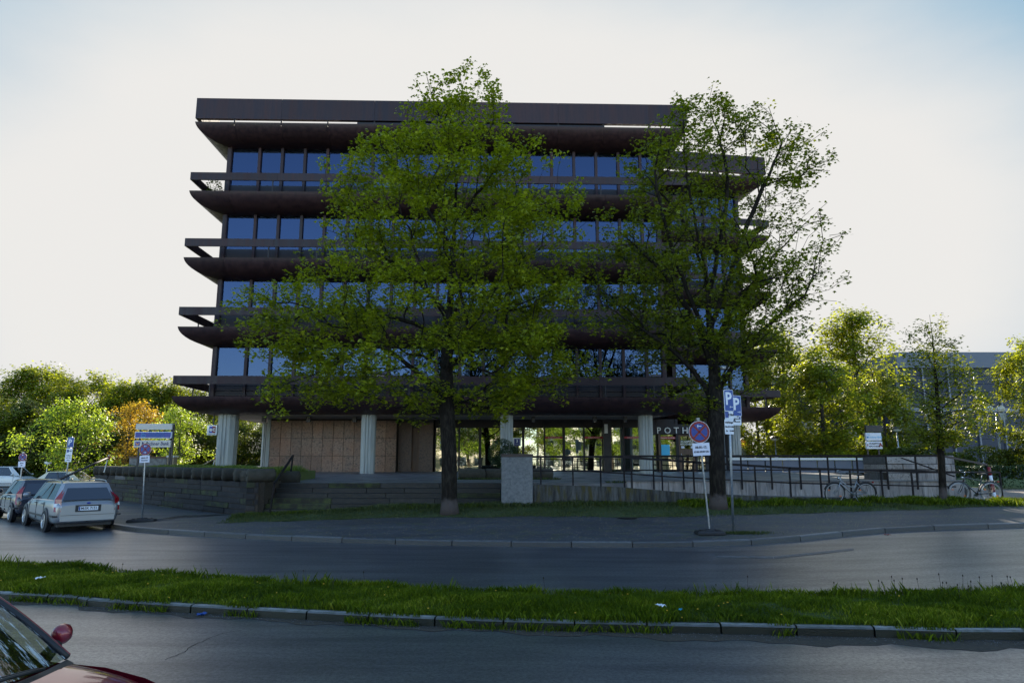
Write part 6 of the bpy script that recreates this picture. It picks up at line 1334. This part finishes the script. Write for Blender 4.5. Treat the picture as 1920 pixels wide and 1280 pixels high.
# cowl, black plastic band under the glass
rows = []
for dv in (0, 1, 2): rows.append([(lambda p: (p[0]+.01+.05*dv*(1-.45*abs(2*k/16-1)), p[1], p[2]-.006-.008*dv))(ws(k/16, 0)) for k in range(17)])
q = MB(); loft(q, rows); q.build('cowl', 'black_plastic', rc)
def hood(k, j):                                                   # across k 0..1, forward j 0..1
    a = ws(k, 0); x0 = a[0]+.11-.05*abs(2*k-1); x1 = 1.08-.22*(2*k-1)**2; x = x0+(x1-x0)*j; y = -Wr/2+(a[1]+Wr/2)*(1.04+.03*j-.14*j**3); z = 1.0-.012*(2*k-1)**2-.045*(2*k-1)**8-.07*j-.12*j**3; return (x, y, z)
q = MB(); loft(q, [[hood(k/20, j/10) for k in range(21)] for j in range(11)]); q.build('bonnet', 'red_paint', rc)
# flank below bonnet, wings, doors and body down to the sill, roof
def side(sgn, name_):
    rows = []
    yb = Wr/2*1.045
    for x in lin(-3.0, 1.05, .27):
        nose = max(0, (x-.5)/.55); zt_ = (.945 if x < .2 else .945-.15*((x-.2)/.85)**1.4) - (.0 if x < .2 else 0); yy = yb*(1-.16*nose**2); rows.append([(x, -Wr/2+sgn*yy*f, z) for f, z in ((.965, zt_), (1.0, zt_-.06), (1.035, zt_-.2), (1.045, .5), (1.02, .25), (.95, .2))])
    q = MB(); loft(q, rows); 
    if sgn < 0: q.f = [f[::-1] for f in q.f]
    q.build(name_, 'red_paint', rc)
side(1, 'flank'); side(-1, 'flank')
q = MB(); rows = [[(x, -Wr/2+yy, 1.44+.035*(1-(yy/.65)**2)-.02*((x+1.7)/1.1)**2) for yy in lin(-.66, .66, .11)] for x in lin(-2.75, -.70, .2)]; loft(q, rows); q.build('roof', 'red_paint', rc)
q = MB(); q.add([(1.05, -.2, .70), (1.12, -Wr/2, .70), (1.05, -Wr+.2, .70), (1.05, -.2, .22), (1.12, -Wr/2, .2), (1.05, -Wr+.2, .22)], [(0,1,4,3), (1,2,5,4)]); q.build('front_bumper', 'red_paint', rc)
for sgn in (1, -1):
    y = -Wr/2+sgn*(Wr/2*.99); q = MB(); q.add([(-.20, y, .93), (-2.7, y, .93), (-2.5, -Wr/2+sgn*.64, 1.42), (-.82, -Wr/2+sgn*.64, 1.42)], [(0,1,2,3)]); q.build('side_window', 'car_glass', rc)
for xw in (.42, -2.1):
    for sgn in (1, -1):
        mt = Matrix.Translation((xw, -Wr/2+sgn*(Wr/2*1.05-.06), .31)) @ Matrix.Rotation(R(-90*sgn), 4, 'X'); wo = MB().lathe([(.19, -.1), (.28, -.1), (.31, -.07), (.31, .07), (.28, .1), (.2, .09)], 28, mt).build('wheel', 'tyre', rc); MB().lathe([(.2, .07), (.18, .03), (0, .05)], 20, mt).build('rim', 'alloy', wo)
# dashboard, seats, wheel inside
q = MB(); rows = [[(.10+.12*(1-(2*k/12-1)**2)-.14*j, -.05-(Wr-.1)*k/12, .93-.01*j-(.03*j*j if j < 4 else .4)) for k in range(13)] for j in range(6)]; loft(q, rows); q.build('dashboard', 'dash_grey' if 'dash_grey' in M else mat('dash_grey', (.05, .055, .055), .8), rc)
for yy in (-.42, -1.2): q = MB(); q.cbox((-1.25, yy-.25, .5), (-1.05, yy+.25, 1.12), .08); q.build('seat', 'dash_grey', rc)
MB().tube([(-.42+.06*math.sin(a), -.42+.18*math.cos(a), .93+.15*math.sin(a)) for a in [2*math.pi*k/24 for k in range(25)]], .016, 8, cap=False).build('steering_wheel', 'black_plastic', rc)
boxo('cabin_floor', 'dash_grey', (-2.8, -Wr+.05, .2), (.3, -.05, .45), rc)
# wipers
for (a, b) in (((.14, -.30), (.20, -.95)), ((.20, -.95), (.12, -1.5))):
    q = MB(); pts = [Vector((a[0]+(b[0]-a[0])*k/6, a[1]+(b[1]-a[1])*k/6, 1.01+.02*math.sin(math.pi*k/6))) for k in range(7)]; q.tube(pts, .009, 6); q.tube([p+Vector((-.04, 0, .0)) for p in pts], .006, 4); q.build('wiper', 'black_plastic', rc)
# far wing mirror
mm = MB(); mr_ = Matrix.Translation((-.245, .15, 1.06)) @ Matrix.Rotation(R(12), 4, 'Z') @ Matrix.Scale(.84, 4)
rings = [(-.045, .045, .038), (-.036, .068, .060), (-.01, .078, .072), (.02, .074, .066), (.042, .055, .046), (.056, .026, .022), (.06, .003, .003)]
rows = [[(x, math.copysign(abs(math.cos(a))**.8, math.cos(a))*w_, math.copysign(abs(math.sin(a))**.8, math.sin(a))*h_) for a in [2*math.pi*k/20 for k in range(21)]] for x, w_, h_ in rings]
loft(mm, rows); mm.v = [tuple(mr_ @ Vector(v)) for v in mm.v]; mo = mm.build('wing_mirror', 'red_paint', rc)
q = MB(); q.add([r_ for r_ in rows[0][:-1]], [tuple(range(20))]); q.v = [tuple(mr_ @ Vector(v)) for v in q.v]; q.build('mirror_glass', 'chrome', mo)
MB().tube([(-.22, .10, 1.02), (-.20, .0, .96)], [.03, .04], 8).build('mirror_foot', 'black_plastic', mo)

# ------------------------------------------------------------------ blue hall at the right
bh = thing('blue_hall', 'large dark blue panelled hall with curved roof edge at the right', 'building', (0,0,0)); Yh = 58.0
def hz_(px, py, Y=Yh): return P(px, py, Y)
gxs = [1690+48*k for k in range(0, 8)]
zt_ = hz_(1800, 661).z; zg = hz_(1800, 690).z; zm0, zm1 = hz_(1800, 772).z, hz_(1800, 764).z
for k, (a, b) in enumerate(zip(gxs, gxs[1:])):
    x0, x1 = hz_(a, 800).x, hz_(b, 800).x
    for j, (za, zb_) in enumerate([(.5, zm0)]+[(zm1, zg)]):
        nseg = 5
        for i in range(nseg):
            z0, z1 = za+(zb_-za)*i/nseg, za+(zb_-za)*(i+1)/nseg; boxo('cladding_panel', 'hall_blue', (x0+.08, Yh, z0+.012), (x1-.08, Yh+.15, z1-.012), bh)
    boxo('rib', 'hall_band', (x0-.05, Yh-.15, .5), (x0+.07, Yh+.1, zg), bh)
x0, x1 = hz_(1690, 800).x, hz_(2030, 800).x
boxo('band', 'hall_band', (x0, Yh-.05, zm0+.02), (x1, Yh+.2, zm1-.02), bh); boxo('core', 'hall_blue', (x0, Yh+.16, 0), (x1, Yh+14, zg), bh); boxo('roof_edge', 'hall_grey', (x0, Yh-.3, zg), (x1, Yh+14, zt_), bh)
# curved lower wing running to the left behind the trees
prev = (1690, 661)
roofl = [(1690,661),(1660,668),(1620,678),(1575,690),(1530,700),(1480,706),(1430,708)]
for (a, ya_), (b, yb_) in zip(roofl, roofl[1:]):
    p0 = P(a, ya_, Yh+(1690-a)*.03); p1 = P(b, yb_, Yh+(1690-b)*.03); q = MB(); q.add([(p1.x, p1.y, p1.z-1.1), (p0.x, p0.y, p0.z-1.1), p0, p1, (p1.x, p1.y+10, p1.z-1.1), (p0.x, p0.y+10, p0.z-1.1), (p0.x, p0.y+10, p0.z), (p1.x, p1.y+10, p1.z)], [(0,1,2,3), (3,2,6,7), (0,3,7,4)]); q.build('roof_edge', 'hall_grey', bh)
    q = MB(); q.add([(p1.x, p1.y+.1, .5), (p0.x, p0.y+.1, .5), (p0.x, p0.y+.1, p0.z-1.09), (p1.x, p1.y+.1, p1.z-1.09)], [(0,1,2,3)]); q.build('wall_panel', 'hall_blue', bh)
    boxo('rib', 'hall_band', (p0.x-.05, p0.y-.08, .5), (p0.x+.06, p0.y+.05, p0.z-1.1), bh)
    if a in (1620, 1530, 1480): boxo('pale_panel', 'hall_wall', (p1.x+.1, p1.y-.1, .5), (p0.x-.1, p0.y+.02, P(a, 790, p0.y).z), bh)
# houses behind the viewer, mirrored in the glass
gH = 'pale apartment blocks behind the viewer'
for i, (x, w_, h_) in enumerate(((-38, 24, 14), (-10, 22, 17), (15, 20, 15), (40, 22, 17))):
    hb = thing('apartment_block', 'pale apartment block behind the viewer, mirrored in the office windows', 'building', (x, -48, 0), 0, gH); boxo('wall', 'far_wall' if i % 2 else 'far_white', (-w_/2, -12, 0), (w_/2, 0, h_), hb); boxo('roof', 'hall_grey', (-w_/2-.4, -12.4, h_), (w_/2+.4, .4, h_+.4), hb)
    me = boxo('window', 'far_glass', (-.8, 0.01, -.8), (.8, .06, .8), hb, (-w_/2+2, 0, 2)).data
    for r_ in range(int(h_//3)):
        for c_ in range(int(w_//3.2)):
            if r_ or c_: put('window', me, hb, (-w_/2+2+c_*3.2, 0, 2+3*r_))

# ------------------------------------------------------------------ litter and small things
def litter(label, px, py, dz, m, s, name='paper_scrap', seed=1, h=.03):
    g = solve(px, py, dz); r_ = random.Random(seed); q = MB(); n = 5; vs = []
    for j in range(n):
        for i in range(n): vs.append(((i/(n-1)-.5)*s[0]+r_.uniform(-.1, .1)*s[0], (j/(n-1)-.5)*s[1]+r_.uniform(-.1, .1)*s[1], h*abs(math.sin(i*1.7+j*2.1+seed))))
    q.add(vs, [(j*n+i, j*n+i+1, (j+1)*n+i+1, (j+1)*n+i) for j in range(n-1) for i in range(n-1)]); return tag(q.build(name, m, None, (g.x, g.y, zr(g.x, g.y)+dz+.005), (0, 0, r_.uniform(0, 3))), label, 'litter')
litter('crumpled white paper lying in the grass strip at the left', 74, 1085, .24, 'white_sign', (.15, .10), seed=2)
litter('small white plastic scrap in the grass strip right of the middle', 1239, 1137, .22, 'white_sign', (.13, .08), seed=3)
litter('blue wrapper lying on the near road beside the kerb', 377, 1154, 0, 'mid_blue', (.12, .07), 'wrapper', 4, .04)
litter('tiny blue scrap in the dirt of the near gutter', 1245, 1183, 0, 'mid_blue', (.06, .03), seed=5)
litter('blue bottle cap standing in the grass strip near the kerb', 1276, 1145, .2, 'cyan', (.04, .03), 'bottle_cap', 6)
litter('red and white scrap on the far road under the right kerb', 1664, 1003, 0, 'sign_red', (.16, .08), seed=7)
litter('pale flat stone set in the grass by the left bicycle', 1580, 948, .15, 'concrete_rough', (.55, .16), 'stone', 8, .01)
litter('white scrap in the dirt at the right end of the near gutter', 1858, 1195, 0, 'white_sign', (.09, .05), seed=9)
litter('white scrap on the grass to the left of the left maple trunk', 821, 955, .15, 'white_sign', (.12, .05), seed=10)
g = solve2(1176, 970); mh = tag(MB().lathe([(0, .006), (.3, .006), (.31, 0)], 24).build('manhole_cover', 'black_metal', None, (g.x, g.y, pz(g.x, g.y)+.004)), 'small dark manhole cover at the edge of the pavement', 'manhole cover')
# cracks in the near asphalt
q = MB()
for pts in ([(395,1195),(360,1210),(345,1222),(300,1240)], [(395,1195),(420,1186),(460,1180)]):
    gp = [solve(a, b, 0) for a, b in pts]
    pp = []
    for a, b in zip(gp, gp[1:]):
        for k in range(6): pp.append(a.lerp(b, k/6)+Vector((random.uniform(-.01, .01), random.uniform(-.01, .01))))
    for a, b in zip(pp, pp[1:]): d = (b-a).normalized(); n_ = Vector((-d.y, d.x))*.004; q.add([(a.x-n_.x, a.y-n_.y, zr(a.x, a.y)+.003), (b.x-n_.x, b.y-n_.y, zr(b.x, b.y)+.003), (b.x+n_.x, b.y+n_.y, zr(b.x, b.y)+.003), (a.x+n_.x, a.y+n_.y, zr(a.x, a.y)+.003)], [(0,1,2,3)])
tag(q.build('asphalt_crack', 'soil'), kind='structure')
